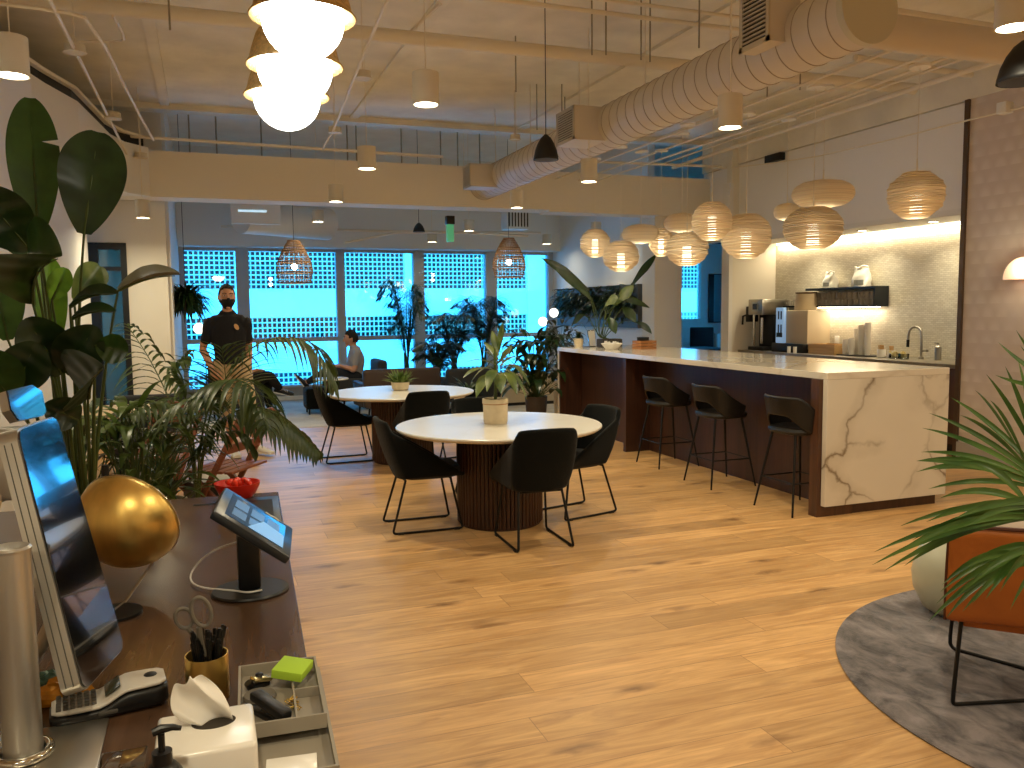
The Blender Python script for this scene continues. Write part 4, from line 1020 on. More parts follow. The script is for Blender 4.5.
# red bowl
t = thing('red_bowl', 'red bowl of red wrapped sweets at the far end of the desk', 'bowl', (.10, 3.72, TZ + .0002))
m_red = mat('red_glaze', S(196, 40, 26), .3)
B().lathe([(0, 0), (.05, 0), (.075, .025), (.092, .06), (.095, .075), (.09, .075), (.086, .06), (.07, .03), (0, .012)], seg=36).build('bowl_body', m_red, t)
rr = random.Random(3)
b = B()
for q in range(22):
    a = rr.uniform(0, 6.28); r_ = rr.uniform(0, .062); b.ball((r_ * math.cos(a), r_ * math.sin(a), .055 + rr.uniform(0, .03)), .015, rr.uniform(.8, 1.5), rr.uniform(.7, 1.2), rr.uniform(.6, 1), seg=8, M=Euler((rr.uniform(0, 3),) * 3).to_matrix().to_4x4())
b.build('wrapped_sweets', mat('sweet_wrap', S(212, 60, 40), .25, noise=(40, .4)), t)
# brass dome lamp
p = at(118, 532, y=2.6)
t = thing('dome_lamp', 'desk lamp with a big brushed brass dome shade on a thin rod', 'desk lamp', (p.x - .01, 2.6, TZ))
zc = p.z - TZ
ax = Vector((.42, .80, .36)).normalized()
MQ = Matrix.Translation(Vector((.01, 0, zc)) + ax * .07) @ (-ax).to_track_quat('Z', 'Y').to_matrix().to_4x4()
R = .148
B().lathe([(R * math.cos(a), R * .95 * math.sin(a)) for a in [i * PI / 2 / 14 for i in range(15)]], seg=48, M=MQ).build('dome_shade', m_brass, t, solid=.002)
B().tube([MQ @ Vector((R * math.cos(a), R * math.sin(a), 0)) for a in [2 * PI * k / 48 for k in range(48)]], .0028, seg=6, closed=True).build('shade_rim', m_chrome, t)
B().cyl(MQ @ Vector((-.0, 0, .02)) + Vector((-.05, 0, R * .9)), MQ @ Vector((0, 0, .02)) + Vector((-.05, 0, R * 1.16)), .010, seg=12).build('shade_cap', m_black, t)
B().tube([MQ @ Vector((0, 0, R * .5)), MQ @ Vector((.0, .0, -.02)), Vector((.10, .02, zc - .10)), Vector((.03, -.12, zc - .17)), Vector((.01, -.2, .012))], .004, seg=8).build('rod', m_steel, t)
B().lathe([(0, 0), (.07, 0), (.07, .008), (.01, .012), (0, .012)], c=(.01, -.2, 0), seg=32).build('lamp_base', m_black, t)
# leaning glossy display with aluminium frame
ez = Vector((math.cos(math.radians(14)) * math.cos(math.radians(-5)), math.cos(math.radians(14)) * math.sin(math.radians(-5)), math.sin(math.radians(14))))
PP = at(124, 647, z=.80)
def onp(u, v):
    r = ray(u, v); return CAM + r * ((PP - CAM).dot(ez) / r.dot(ez))
cQ = [onp(17, 431), onp(56, 417), onp(124, 647), onp(84, 691)]      # TL TR BR BL
P1 = cQ[3]; P2 = cQ[2]
t = thing('display_screen', 'leaning portrait display with a glossy black screen and silver frame', 'screen', P1)
def DQ(x, y, z=0):      # x, y in 0..1 across the panel
    lo = cQ[3].lerp(cQ[2], x); hi = cQ[0].lerp(cQ[1], x); return lo.lerp(hi, y) + ez * z - P1
def rrect(x0, x1, y0, y1, rx, ry, n=5):
    out = []
    for cx, cy, a0 in ((x1 - rx, y1 - ry, 0), (x0 + rx, y1 - ry, PI / 2), (x0 + rx, y0 + ry, PI), (x1 - rx, y0 + ry, 1.5 * PI)):
        out += [(cx + rx * math.cos(a0 + PI / 2 * i / n), cy + ry * math.sin(a0 + PI / 2 * i / n)) for i in range(n + 1)]
    return out
m_gloss = mat('glossy_screen', S(10, 11, 13), .03, spec=1.0, coat=1)
B().poly([DQ(x, y, -.036) for x, y in rrect(-.02, 1.015, -.006, 1.006, .11, .045)], ez * .034).build('silver_frame', m_alu, t)
B().poly([DQ(x, y, -.0015) for x, y in rrect(.0, 1, .0, 1, .10, .042)], ez * .003).build('glass_front', m_gloss, t)
for z in (-.026, -.013): B().tube([DQ(-.022, .03, z), DQ(-.022, .96, z)], .0012, seg=6).build('frame_groove', mat('groove', S(90, 88, 82), .5), t)
B().tube([DQ(.4, .3, -.04), DQ(.2, .12, -.10), Vector((-.10, -.02, .06)), Vector((-.10, -.03, -(P1.z - TZ) + .004))], .014, seg=10, smooth=1).build('support_arm', m_alu, t)
# second upper display
t = thing('tilted_tablet', 'second glossy display higher up at the left picture edge', 'screen', at(20, 405, d=1.9))
t.location = at(28, 405, d=1.98)
PP2 = at(28, 405, d=1.98); ez2 = Vector((math.cos(.30) * math.cos(-.10), math.cos(.30) * math.sin(-.10), math.sin(.30)))
def onp2(u, v):
    r = ray(u, v); return CAM + r * ((PP2 - CAM).dot(ez2) / r.dot(ez2))
q0 = [onp2(6, 391), onp2(31, 385), onp2(41, 392), onp2(45, 412), onp2(42, 416), onp2(18, 421), onp2(10, 410)]
o_ = t.location.copy(); nz_ = ez2.copy()
nz_ = nz_ if nz_.dot(CAM - o_) > 0 else -nz_
B().poly([q - o_ for q in q0], nz_ * .003).build('glass_front', m_gloss, t)
B().poly([q - o_ - nz_ * .018 for q in q0], nz_ * .0175).build('silver_frame', m_alu, t)
B().box(-.08, .0, -.05, .03, -.22, -.05, bev=.02).build('rear_housing', m_alu, t)
B().tube([(-.04, -.01, -.08), (-.10, -.08, -.35), (-.12, -.1, -(o_.z - TZ) + .004)], .013, seg=10).build('support_arm', m_alu, t)
# silver pole with ring base on a plate
t = thing('silver_pole', 'thick brushed silver post with a ring collar standing on a metal plate', 'post', (-.340, 1.66, TZ))
B().box(-.30, .13, -.24, .105, 0, .006, bev=.003).build('base_plate', mat('satin_plate', S(190, 184, 172), .28, .9), t)
B().cyl((0, 0, .006), (0, 0, .385), .0325, seg=40).build('pole', m_alu, t)
B().lathe([(.0, .0), (.0335, 0), (.034, .004), (.030, .008), (0, .0085)], c=(0, 0, .385), seg=40).build('pole_cap', m_alu, t)
B().tube([(.043 * math.cos(a), .043 * math.sin(a), .014) for a in [2 * PI * k / 40 for k in range(40)]], .0085, seg=12, closed=True).build('ring_collar', m_chrome, t)
t = thing('acrylic_stand', 'clear acrylic block at the lower left corner beside the metal plate', 'stand', (-.20, 1.44, TZ))
B().box(.0, .075, -.14, .10, 0, .045, bev=.003).build('acrylic_block', m_clear, t)
# label maker
t = thing('label_maker', 'handheld label printer with grey keys and silver-white top, black underside', 'label maker', (-.32, 1.80, TZ), .14)
def lm(z_of, y0, y1, x0, x1, n=16):
    b = B(); 
    def fn(u, v):
        a = 2 * PI * u; c_, s_ = math.cos(a), math.sin(a); k = v
        x = x0 + (x1 - x0) * k; w = 1 - .18 * (2 * k - 1) ** 4; w = w if 0 < k < 1 else .75
        e_ = lambda q: (abs(q) ** .5) * (1 if q >= 0 else -1)
        zc0, zh = z_of(k)
        return (x, (y0 + y1) / 2 + e_(c_) * (y1 - y0) / 2 * w, zc0 + e_(s_) * zh * (1 if 0 < k < 1 else .7))
    b.grid(fn, 28, n, True)
    b.bm.faces.new([v for v in b.bm.verts[:28]][::-1]); b.bm.verts.ensure_lookup_table(); b.bm.faces.new(b.bm.verts[-28:])
    return b
def zz(k): top = .026 + .028 * sm((k - .38) / .3); return (top / 2 + .0005, top / 2)
b = B(); b.bm.verts.ensure_lookup_table()
def lmbuild(z_of, y0, y1, x0, x1, name, mt, par):
    b = B(); n = 18; ring = 28; rows = []
    for j in range(n):
        k = j / (n - 1); w = (1 - .18 * (2 * k - 1) ** 4) * (.8 if j in (0, n - 1) else 1); c0, zh = z_of(k); zh *= (.7 if j in (0, n - 1) else 1)
        e_ = lambda q: (abs(q) ** .5) * (1 if q >= 0 else -1)
        rows.append([b.bm.verts.new((x0 + (x1 - x0) * k, (y0 + y1) / 2 + e_(math.cos(2 * PI * i / ring)) * (y1 - y0) / 2 * w, c0 + e_(math.sin(2 * PI * i / ring)) * zh)) for i in range(ring)])
    for j in range(n - 1):
        for i in range(ring): q = (i + 1) % ring; b.bm.faces.new((rows[j][i], rows[j][q], rows[j + 1][q], rows[j + 1][i]))
    b.bm.faces.new(rows[0][::-1]); b.bm.faces.new(rows[-1]); return b.build(name, mt, par, angle=50)
lmbuild(lambda k: ((.022 + .024 * sm((k - .38) / .3)) / 2 + .0006, (.022 + .024 * sm((k - .38) / .3)) / 2), -.05, .045, 0, .215, 'black_underside', m_blackp, t)
topz = lambda k: .022 + .024 * sm((k - .38) / .3)
lmbuild(lambda k: (topz(k) + .004, .0055), -.046, .041, .004, .212, 'light_top', mat('silver_plastic', S(206, 200, 190), .35), t)
mk = mat('grey_keys', S(84, 80, 74), .6)
for i in range(6):
    for j in range(5): B().box(.012 + i * .0125, .021 + i * .0125, -.036 + j * .0145, -.0255 + j * .0145, .0, .005, bev=.001, M=Matrix.Translation((0, 0, topz((.016 + i * .0125) / .215) + .0085))).build('key', mk, t, smooth=False)
B().box(-.016, .016, -.030, .026, 0, .003, bev=.001, M=Matrix.Translation((.114, 0, .0475)) @ Matrix.Rotation(-.52, 4, 'Y')).build('display', mat('lcd', S(58, 62, 52), .15), t)
B().ball((.185, 0, topz(1) + .0095), .013, sz=.3, seg=16).build('round_button', m_blackp, t)
B().box(.085, .12, -.0515, -.049, .012, .02, bev=.002).build('side_grip', mk, t)
# crumpled wrappers
def crumple(p, r, mt, lab, seed, flat=.35):
    rr = random.Random(seed); bm_ = bmesh.new(); bmesh.ops.create_icosphere(bm_, subdivisions=3, radius=r)
    for v in bm_.verts:
        k = 1 + rr.uniform(-.22, .22); v.co = Vector((v.co.x * k * 1.3, v.co.y * k, max(-r * .3, v.co.z * k) * flat))
    bb_ = B().add(bm_); tag(bb_.build('sweet_wrapper', mt, loc=(p[0], p[1], TZ + r * .3 * flat + .001), smooth=False), lab, 'wrapper')
crumple(at(62, 686, z=.78), .040, mat('amber_foil', S(196, 132, 36), .25, .3), 'crumpled amber sweet wrapper behind the label printer', 2, .8)
crumple(at(48, 672, z=.78), .026, mat('green_foil', S(74, 104, 88), .3, .3), 'small green and silver wrapper behind the amber one', 5, .8)
# pen cup
t = thing('pen_cup', 'brushed brass cylinder cup', 'pen holder', (-.026, 1.795, TZ))
t['label'] = 'brushed brass pen cup between tissue box and tablet, full of pens'
B().lathe([(0, 0), (.042, 0), (.043, .002), (.043, .094), (.0405, .094), (.0405, .004), (0, .004)], seg=48).build('cup_body', m_brass, t, angle=30)
for i in range(16):
    a = 2 * PI * i / 16 + .2; r_ = .013 + .019 * ((i * 7) % 5) / 4; lx_ = .030 * math.cos(a) * (r_ / .03); ly_ = .03 * math.sin(a) * (r_ / .03)
    hh_ = .118 + .034 * ((i * 5) % 7) / 6
    q0_ = Vector((lx_ * .5 - .0 + .006, ly_ * .5, .008)); q1_ = Vector((lx_ * 1.25 + (.012 if i % 2 else -.004), ly_ * 1.25, hh_))
    o = B().tube([q0_, q0_.lerp(q1_, .85), q1_], [.0042, .0045, .004], seg=8).cyl(q0_.lerp(q1_, .80) + Vector((.005, 0, 0)), q1_ + Vector((.005, 0, -.004)), .0014, seg=6).build('pen', m_blackp, loc=t.location)
    tag(o, 'black capped pen standing in the brass cup', 'pen', 'black pens in the brass cup')
t2 = thing('scissors', 'grey handled scissors standing handles up in the brass cup', 'scissors', t.location)
m_sci = mat('grey_handle', S(104, 98, 88), .5)
def loop(cx, cz, rx, rz_, yy, tilt): return [Vector((cx + rx * math.cos(a) * math.cos(tilt) - rz_ * math.sin(a) * math.sin(tilt), yy, cz + rx * math.cos(a) * math.sin(tilt) + rz_ * math.sin(a) * math.cos(tilt))) for a in [2 * PI * k / 28 for k in range(28)]]
B().tube(loop(-.040, .172, .016, .022, .01, .35), .0042, seg=8, closed=True).tube([(-.034, .01, .152), (-.018, .008, .125), (-.008, .006, .09)], [.006, .006, .006], seg=8, smooth=1).build('handle', m_sci, t2)
B().tube(loop(-.006, .186, .018, .032, -.004, .25), .0042, seg=8, closed=True).tube([(-.012, -.004, .155), (-.010, .0, .118), (-.004, .004, .09)], [.006, .006, .006], seg=8, smooth=1).build('handle', m_sci, t2)
B().box(-.014, -.006, .003, .0045, .01, .10, bev=.0005).box(-.006, .002, .0055, .007, .012, .10, bev=.0005).build('blades', m_steel, t2)
# grey organiser tray, tissue box and small things
m_tray = mat('grey_tray', S(150, 142, 128), .65)
t = thing('organiser_tray', 'grey two-tier desk organiser tray along the right desk edge', 'tray', (.018, 1.40, TZ), -.045)
def tray(par, x0, x1, y0, y1, z0, z1, w, name):
    B().box(x0, x1, y0, y1, z0, z0 + .004).box(x0, x0 + w, y0, y1, z0 + .004, z1).box(x1 - w, x1, y0, y1, z0 + .004, z1).box(x0 + w, x1 - w, y0, y0 + w, z0 + .004, z1).box(x0 + w, x1 - w, y1 - w, y1, z0 + .004, z1).build(name, m_tray, par, smooth=False)
tray(t, -.0, .168, .0, .42, .0, .022, .006, 'lower_tray')
tray(t, .0, .160, .14, .415, .0225, .05, .005, 'upper_tray')
B().box(.104, .108, .145, .41, .027, .046).box(.108, .155, .27, .274, .027, .046).build('divider', m_tray, t, smooth=False)
zt = TZ + .0275
t = thing('staple_remover', 'black and gold staple remover in the upper tray', 'staple remover', (.075, 1.745, zt), .5)
B().box(-.022, .022, -.012, .012, .012, .022, bev=.005, M=Matrix.Rotation(.25, 4, 'Y')).build('upper_jaw', mat('pale_gold', S(206, 190, 140), .25, .8), t)
B().box(-.02, .02, -.011, .011, .0, .010, bev=.004).build('lower_jaw', m_blackp, t)
B().cyl((-.018, 0, .004), (-.026, 0, .018), .009, seg=12).ball((0, 0, .026), .009, sz=.5, seg=10).build('grip', m_blackp, t)
tag(B().box(-.032, .032, -.036, .036, 0, .018, bev=.0012).build('sticky_notes', mat('lime_paper', S(168, 206, 60), .8), loc=(.140, 1.735, TZ + .051), rot=(0, .12, -.45)), 'pad of lime green sticky notes propped on the tray edge', 'sticky notes')
t = thing('stapler', 'black stapler lying in the tray beside the tissue box', 'stapler', (.085, 1.60, TZ + .0275), 2.1)
B().box(-.055, .05, -.014, .014, 0, .010, bev=.003).build('stapler_base', m_blackp, t)
B().box(-.055, .05, -.013, .013, .0, .018, bev=.005, M=Matrix.Translation((0, 0, .018)) @ Matrix.Rotation(-.12, 4, 'Y')).build('stapler_arm', m_blackp, t)
B().box(-.052, .02, -.009, .009, .0105, .0125).build('staple_rail', m_chrome, t, smooth=False)
t = thing('tape_roll', 'grey cloth roll lying in the tray under the staple remover', 'roll', (.072, 1.69, zt), 0)
B().lathe([(.0, 0), (.03, 0), (.033, .004), (.03, .010), (.0, .012)], seg=28, sx=1.0).build('roll_body', mat('grey_cloth', S(104, 98, 88), .9), t)
for i in range(6):
    rr = random.Random(i + 40); q = (.137 + rr.uniform(-.012, .012), 1.63 + rr.uniform(-.02, .02), zt + .004 + .004 * i * .6)
    tag(B().tube([(-.008, 0, 0), (.007, 0, 0), (.007, .008, 0), (-.008, .008, 0), (-.008, .004, .001), (.003, .004, .001)], .0011, seg=5).build('binder_clip', mat('gold_wire', S(214, 176, 80), .3, .9), loc=q, rot=(rr.uniform(-.5, .5), rr.uniform(-.4, .4), rr.uniform(0, 3))), 'small gold paper clip in the right tray compartment', 'paper clip', 'gold paper clips in the tray')
t = thing('tissue_box', 'white ceramic cube tissue box with a tissue pulled up', 'tissue box', (-.026, 1.408, TZ))
b = B(); N_ = 40; hz_ = .12
b.box(-.077, .077, -.074, .074, 0, hz_, bev=.008, seg=3)
bx_ = b.build('box_body', m_ceramic, t)
B().lathe([(0, 0), (.030, 0), (.0305, .0008), (0, .0012)], c=(.012, .02, hz_ - .0002), seg=36, sx=1.15, sy=.8).build('opening_shade', mat('opening_shade_tone', S(52, 46, 38), .9), t)  # dark disc on the closed top stands in for the shaded opening
def tis(u, v):
    a = (u - .5) * 2; w = .036 + .016 * math.sin(v * PI) - .016 * v
    return (.005 - .030 * v + a * w + .004 * math.sin(9 * u + 4 * v), .02 + .010 * math.sin(a * 4 + v * 5) * (1 - .3 * v) - .012 * v, hz_ + .001 + .088 * v + .012 * (a * .6 - abs(a)) * v + .004 * math.sin(u * 14) * v)
B().grid(tis, 24, 16).build('tissue', m_paper, t, sub=1, solid=.0008)
t = thing('pump_bottle', 'black pump of a hand sanitiser bottle at the bottom picture edge', 'bottle', (-.0865, 1.295, TZ))
B().lathe([(0, 0), (.026, 0), (.028, .004), (.028, .118), (.02, .13), (.013, .135), (0, .136)], seg=32).build('bottle_body', m_blackp, t)
B().cyl((0, 0, .134), (0, 0, .152), .0145, seg=20).cyl((0, 0, .152), (0, 0, .178), .005, seg=12).build('pump_collar', m_blackp, t)
B().tube([(-.012, -.002, .183), (.0, 0, .186), (.016, .0, .186), (.028, -.0, .182)], [.006, .007, .005, .0035], seg=10).build('pump_nozzle', m_blackp, t)
tag(B().box(-.045, .04, -.03, .05, 0, .006, bev=.001).build('white_card', m_ceramic, loc=(.108, 1.39, TZ + .0235), rot=(0, 0, -.1)), 'white card lying in the lower tray by the picture edge', 'card')
# ================================================================== PLANTS
def pot(par, r0, r1, h, mt, soil=True, c=(0, 0, 0), name='pot'):
    B().lathe([(0, 0), (r0, 0), (r1, h * .96), (r1, h), (r1 * .9, h), (r1 * .88, h * .9)], c=c, seg=36).build(name, mt, par)
    if soil: B().lathe([(0, h * .9), (r1 * .89, h * .9)], c=c, seg=28).build('soil', m_soil, par)
def bez3(p0, p1, p2, p3, t):
    s_ = 1 - t
    return p0 * s_ ** 3 + p1 * 3 * s_ * s_ * t + p2 * 3 * s_ * t * t + p3 * t ** 3
def strap(b, p0, p1, W, sag, n=8, side=None, fold=.3, peak=.3):
    p0 = Vector(p0); p1 = Vector(p1); mid = p0.lerp(p1, .5) + Vector((0, 0, sag)); prev = None
    for i in range(n + 1):
        t = i / n; q = p0 * (1 - t) ** 2 + mid * 2 * t * (1 - t) + p1 * t * t
        d = ((mid - p0) * (1 - t) + (p1 - mid) * t).normalized()
        sd = (Vector(side) if side is not None else d.cross(Vector((0, 0, 1)))); sd = sd - d * sd.dot(d)
        sd = sd.normalized() if sd.length > .01 else d.orthogonal().normalized()
        nn = sd.cross(d).normalized()
        w = W * .5 * (min(1, .25 + t / peak * .75) if t < peak else (1 - ((t - peak) / (1 - peak)) ** 2.2) + .01)
        l = b.bm.verts.new(q + sd * w + nn * w * fold); c = b.bm.verts.new(q); r = b.bm.verts.new(q - sd * w + nn * w * fold)
        if prev: b.bm.faces.new((prev[0], prev[1], c, l)); b.bm.faces.new((prev[1], prev[2], r, c))
        prev = (l, c, r)
def spline(pts, n):
    P = [Vector(p) for p in pts]; out = []; m_ = len(P) - 1
    for i in range(n + 1):
        t = i / n * m_; k = min(m_ - 1, int(t)); f = t - k
        a = P[max(0, k - 1)]; b_ = P[k]; c = P[k + 1]; d = P[min(m_, k + 2)]
        out.append(.5 * ((2 * b_) + (c - a) * f + (2 * a - 5 * b_ + 4 * c - d) * f * f + (3 * b_ - a - 3 * c + d) * f ** 3))
    return out
def frond(bl, bs, pts, L, W, nl=22, t0=.35, droop=.55, up=.35, fwd=.7, seed=0, sidebias=0, r0=.007, thin=False):
    rr = random.Random(seed); c = spline(pts, 40)
    bs.tube(c, [r0 * (1 - .75 * i / 40) for i in range(41)], seg=6)
    for i in range(nl):
        t = t0 + (1 - t0) * i / (nl - 1); k = min(39, int(t * 40)); f = t * 40 - k
        q = c[k].lerp(c[k + 1], f); tg = (c[k + 1] - c[max(0, k - 1)]).normalized()
        sd = tg.cross(Vector((0, 0, 1)))
        if sd.length < .15: sd = Vector((1, 0, 0)) if abs(tg.x) < .5 else Vector((0, 1, 0))
        sd.normalize()
        ll = L * (math.sin(PI * (.18 + .74 * (t - t0) / (1 - t0)))) * rr.uniform(.85, 1.1)
        for s_ in (-1, 1):
            d = (tg * fwd + sd * s_ * (1 + sidebias * s_) + Vector((0, 0, up))).normalized()
            bl.leaf(q, d, ll, W * rr.uniform(.8, 1.15), droop * rr.uniform(.7, 1.4) * 2, 6, .25, 0)
# ---- big banana-leaved plant at the left
YP = 4.35
t = thing('banana_plant', 'tall broad-leaved bird of paradise plant filling the left edge', 'plant', (-.62, 4.62, 0))
o_ = Vector((-.62, 4.62, 0))
pot(t, .17, .23, .42, mat('dark_pot', S(58, 54, 50), .7))
def bigleaf(base, tip, wpx, y0, y1, bulge=0.0, fold=.12, nrm=None, mt=None, tilt=0.0, wave=.02, name='leaf', notch=None):
    b0 = at(*base, y=y0) - o_; b1 = at(*tip, y=y1) - o_; W = wpx / F * (RW @ (b0 + o_ - CAM)).z
    d = b1 - b0; view = (CAM - (b0 + o_)).normalized(); n_ = Vector(nrm).normalized() if nrm else view
    sd = d.cross(n_).normalized(); n2 = sd.cross(d).normalized()
    n2 = n2 if n2.dot(n_) > 0 else -n2
    b = B(); NU, NV = 9, 44; rows = []
    for j in range(NV + 1):
        t_ = j / NV; w = W / 2 * (math.sin(PI * (t_ ** 1.22 * .97 + .015)) ** .52); c = b0.lerp(b1, t_) + n2 * bulge * math.sin(PI * t_) * d.length
        row = []
        for i in range(NU):
            s_ = (i / (NU - 1)) * 2 - 1; ww = w
            if notch and s_ > 0 and abs(t_ - notch) < .012: ww = w * .35
            p_ = c + sd * s_ * ww * math.cos(tilt * s_) + n2 * (abs(s_) ** 1.3) * w * fold * 2 + n2 * math.sin(t_ * 23 + s_ * 2) * wave * w
            row.append(b.bm.verts.new(p_))
        rows.append(row)
    for j in range(NV):
        for i in range(NU - 1): b.bm.faces.new((rows[j][i], rows[j][i + 1], rows[j + 1][i + 1], rows[j + 1][i]))
    lf = b.build(name, mt or m_green, t, angle=80)
    c = [b0.lerp(b1, j / 12) + n2 * bulge * math.sin(PI * j / 12) * d.length - n2 * .004 for j in range(12)]
    B().tube(c, [.007 * (1 - j / 13) + .001 for j in range(12)], seg=6).build('midrib', m_stem, lf)
    fb = Vector((random.uniform(-.07, .07), random.uniform(-.07, .07), .36))
    m1 = fb.lerp(b0, .5) + Vector((0, 0, .12)); m1.x = fb.x * .6 + b0.x * .4
    B().tube(bez(fb, m1, b0, 12), [.012 - .007 * k / 12 for k in range(13)], seg=8).build('stem', m_stem, t)
m_gb = leaf_material('leaf_bright', S(70, 104, 30), S(104, 140, 44), .35, .45)
m_gm = leaf_material('leaf_mid', S(34, 56, 22), S(52, 78, 30), .32, .25)
bigleaf((38, 236), (30, 98), 47, 4.2, 4.3, .06, .10, notch=.66, mt=m_gm)
bigleaf((84, 234), (98, 132), 62, 4.15, 4.25, .10, .10, mt=m_green_dark)
bigleaf((33, 304), (62, 256), 70, 4.0, 3.6, .10, .55, nrm=(.1, -.75, .55), mt=m_gm)
bigleaf((30, 250), (-22, 188), 52, 4.0, 3.9, .05, .2, mt=m_green_dark)
bigleaf((40, 262), (6, 205), 46, 4.4, 4.4, .05, .2, mt=m_gm)
bigleaf((118, 290), (180, 275), 19, 4.3, 4.4, .08, .5, nrm=(0, -.5, .8), mt=mat('bronze_leaf', S(96, 92, 66), .3))
bigleaf((62, 374), (26, 318), 48, 4.1, 4.0, .06, .25, mt=m_green_dark)
bigleaf((64, 372), (96, 326), 46, 4.1, 4.0, .08, .25, mt=m_green_dark)
bigleaf((88, 398), (104, 366), 56, 4.1, 3.8, .05, .45, nrm=(0, -.8, .4), mt=m_green_dark)
bigleaf((52, 356), (50, 258), 30, 4.5, 4.6, .03, .15, mt=m_gb)
bigleaf((70, 306), (118, 294), 22, 4.1, 4.0, .1, .3, nrm=(0, -.5, .8), mt=m_green_dark)
bigleaf((72, 318), (116, 312), 18, 4.15, 4.1, .1, .3, nrm=(0, -.5, .8), mt=m_green_dark)
bigleaf((74, 300), (100, 266), 30, 4.4, 4.5, .08, .3, mt=m_green_pale)
bigleaf((52, 300), (66, 268), 22, 4.3, 4.3, .08, .25, mt=m_gb)
bigleaf((8, 340), (-8, 262), 44, 4.3, 4.3, .06, .2, mt=m_green)
bigleaf((14, 392), (36, 342), 46, 3.95, 3.9, .06, .2, mt=m_green_dark)
bigleaf((10, 400), (-20, 350), 50, 3.9, 3.8, .06, .2, mt=m_green)
bigleaf((96, 345), (128, 352), 30, 4.0, 4.0, .08, .3, mt=m_gm)
bigleaf((78, 420), (44, 404), 34, 4.2, 4.1, .08, .3, mt=m_green_dark)
# ---- leafy understorey plants
def leafy(name, label, loc, n, L, W, z0, z1, mt, potr=.14, poth=.3, seed=1, shape=0, spread=1.0, potm=None, rad=.05, droop=.9, elmin=.2):
    t_ = thing(name, label, 'plant', loc); rr = random.Random(seed)
    pot(t_, potr * .8, potr, poth, potm or m_pot)
    bl, bs = B(), B()
    for i in range(n):
        az = rr.uniform(0, 2 * PI); k = rr.random(); zz_ = z0 + (z1 - z0) * k; el = rr.uniform(elmin, 1.1)
        r_ = spread * rr.uniform(.1, 1) * (1.1 - .5 * abs(k - .4))
        q = Vector((r_ * .55 * math.cos(az), r_ * .55 * math.sin(az), zz_))
        f = Vector((rad * rr.uniform(-1, 1), rad * rr.uniform(-1, 1), poth * .9))
        bs.tube(bez(f, f.lerp(q, .5) + Vector((0, 0, .25 * (zz_ - poth))), q, 6), .0035, seg=5)
        bl.leaf(q, (math.cos(az) * math.cos(el), math.sin(az) * math.cos(el), math.sin(el)), L * rr.uniform(.7, 1.2), W * rr.uniform(.8, 1.2), rr.uniform(.6, 1.3) * droop * 2, 7, .22, shape, wave=rr.uniform(0, .12))
    bs.build('stems', m_stem, t_); bl.build('foliage', mt, t_, angle=80)
    return t_
leafy('leafy_plant', 'bushy light green lance-leaved plant between the banana plant and the brass lamp', (-.40, 4.95, 0), 85, .30, .055, .45, 1.05, leaf_material('leaf_ti', S(48, 68, 26), S(92, 110, 46), .35), seed=4, spread=.55)
leafy('leafy_plant', 'dark leafy plant low behind the leaning display', (-.70, 5.25, 0), 80, .24, .07, .4, 1.0, m_green_dark, seed=9, spread=.42)
leafy('leafy_plant', 'dark leafy plant in front of the pale table, right of the bushy light one', (-.30, 6.0, 0), 60, .26, .06, .35, .95, m_green_dark, seed=14, spread=.45)
# ---- kentia palm in the middle left
KY = 5.2
t = thing('kentia_palm', 'arching kentia palm in front of the standing person', 'plant', (-.09, 5.2, 0))
o_ = Vector((-.09, 5.2, 0)); pot(t, .15, .19, .36, mat('dark_pot2', S(46, 42, 40), .7))
def K(u, v, y): return at(u, v, y=y) - o_
bl, bs = B(), B(); z_ = Vector((0, 0, .34))
frond(bl, bs, [z_, K(205, 440, 5.2), K(222, 385, 5.1), K(258, 344, 5.0), K(298, 340, 4.95), K(322, 358, 4.9), K(334, 388, 4.9)], .36, .020, 26, .40, .9, .1, .45, 1)
frond(bl, bs, [z_, K(205, 450, 5.1), K(228, 416, 5.0), K(262, 408, 4.95), K(295, 428, 4.9), K(318, 452, 4.85)], .30, .034, 24, .30, 1.1, -.15, .45, 2)
frond(bl, bs, [z_, K(190, 450, 5.2), K(172, 405, 5.3), K(150, 360, 5.4), K(128, 326, 5.5)], .34, .034, 20, .28, .8, .2, .5, 3)
frond(bl, bs, [z_, K(203, 450, 5.1), K(222, 412, 5.0), K(226, 385, 4.9), K(222, 350, 4.75)], .42, .042, 16, .45, .5, .55, .7, 4)
frond(bl, bs, [z_, K(192, 450, 5.1), K(180, 418, 5.0), K(155, 402, 4.9), K(128, 415, 4.8)], .28, .030, 18, .3, .9, .1, .5, 5)
frond(bl, bs, [z_, K(200, 450, 5.0), K(212, 400, 4.8), K(232, 380, 4.6), K(256, 392, 4.5), K(268, 430, 4.4)], .32, .036, 20, .32, 1.0, 0, .45, 6)
frond(bl, bs, [z_, K(194, 450, 5.2), K(186, 400, 5.2), K(176, 375, 5.2), K(190, 352, 5.2)], .32, .034, 18, .3, .8, .3, .6, 7)
frond(bl, bs, [z_, K(194, 460, 5.0), K(186, 425, 4.8), K(196, 400, 4.6), K(216, 398, 4.5)], .30, .034, 16, .3, 1.1, 0, .5, 8)
frond(bl, bs, [z_, K(200, 470, 5.1), K(210, 440, 5.0), K(240, 432, 5.0), K(255, 452, 5.0)], .22, .030, 14, .3, 1.1, 0, .5, 9)
bs.build('stems', m_stem, t); bl.build('foliage', m_green_palm, t, angle=80)
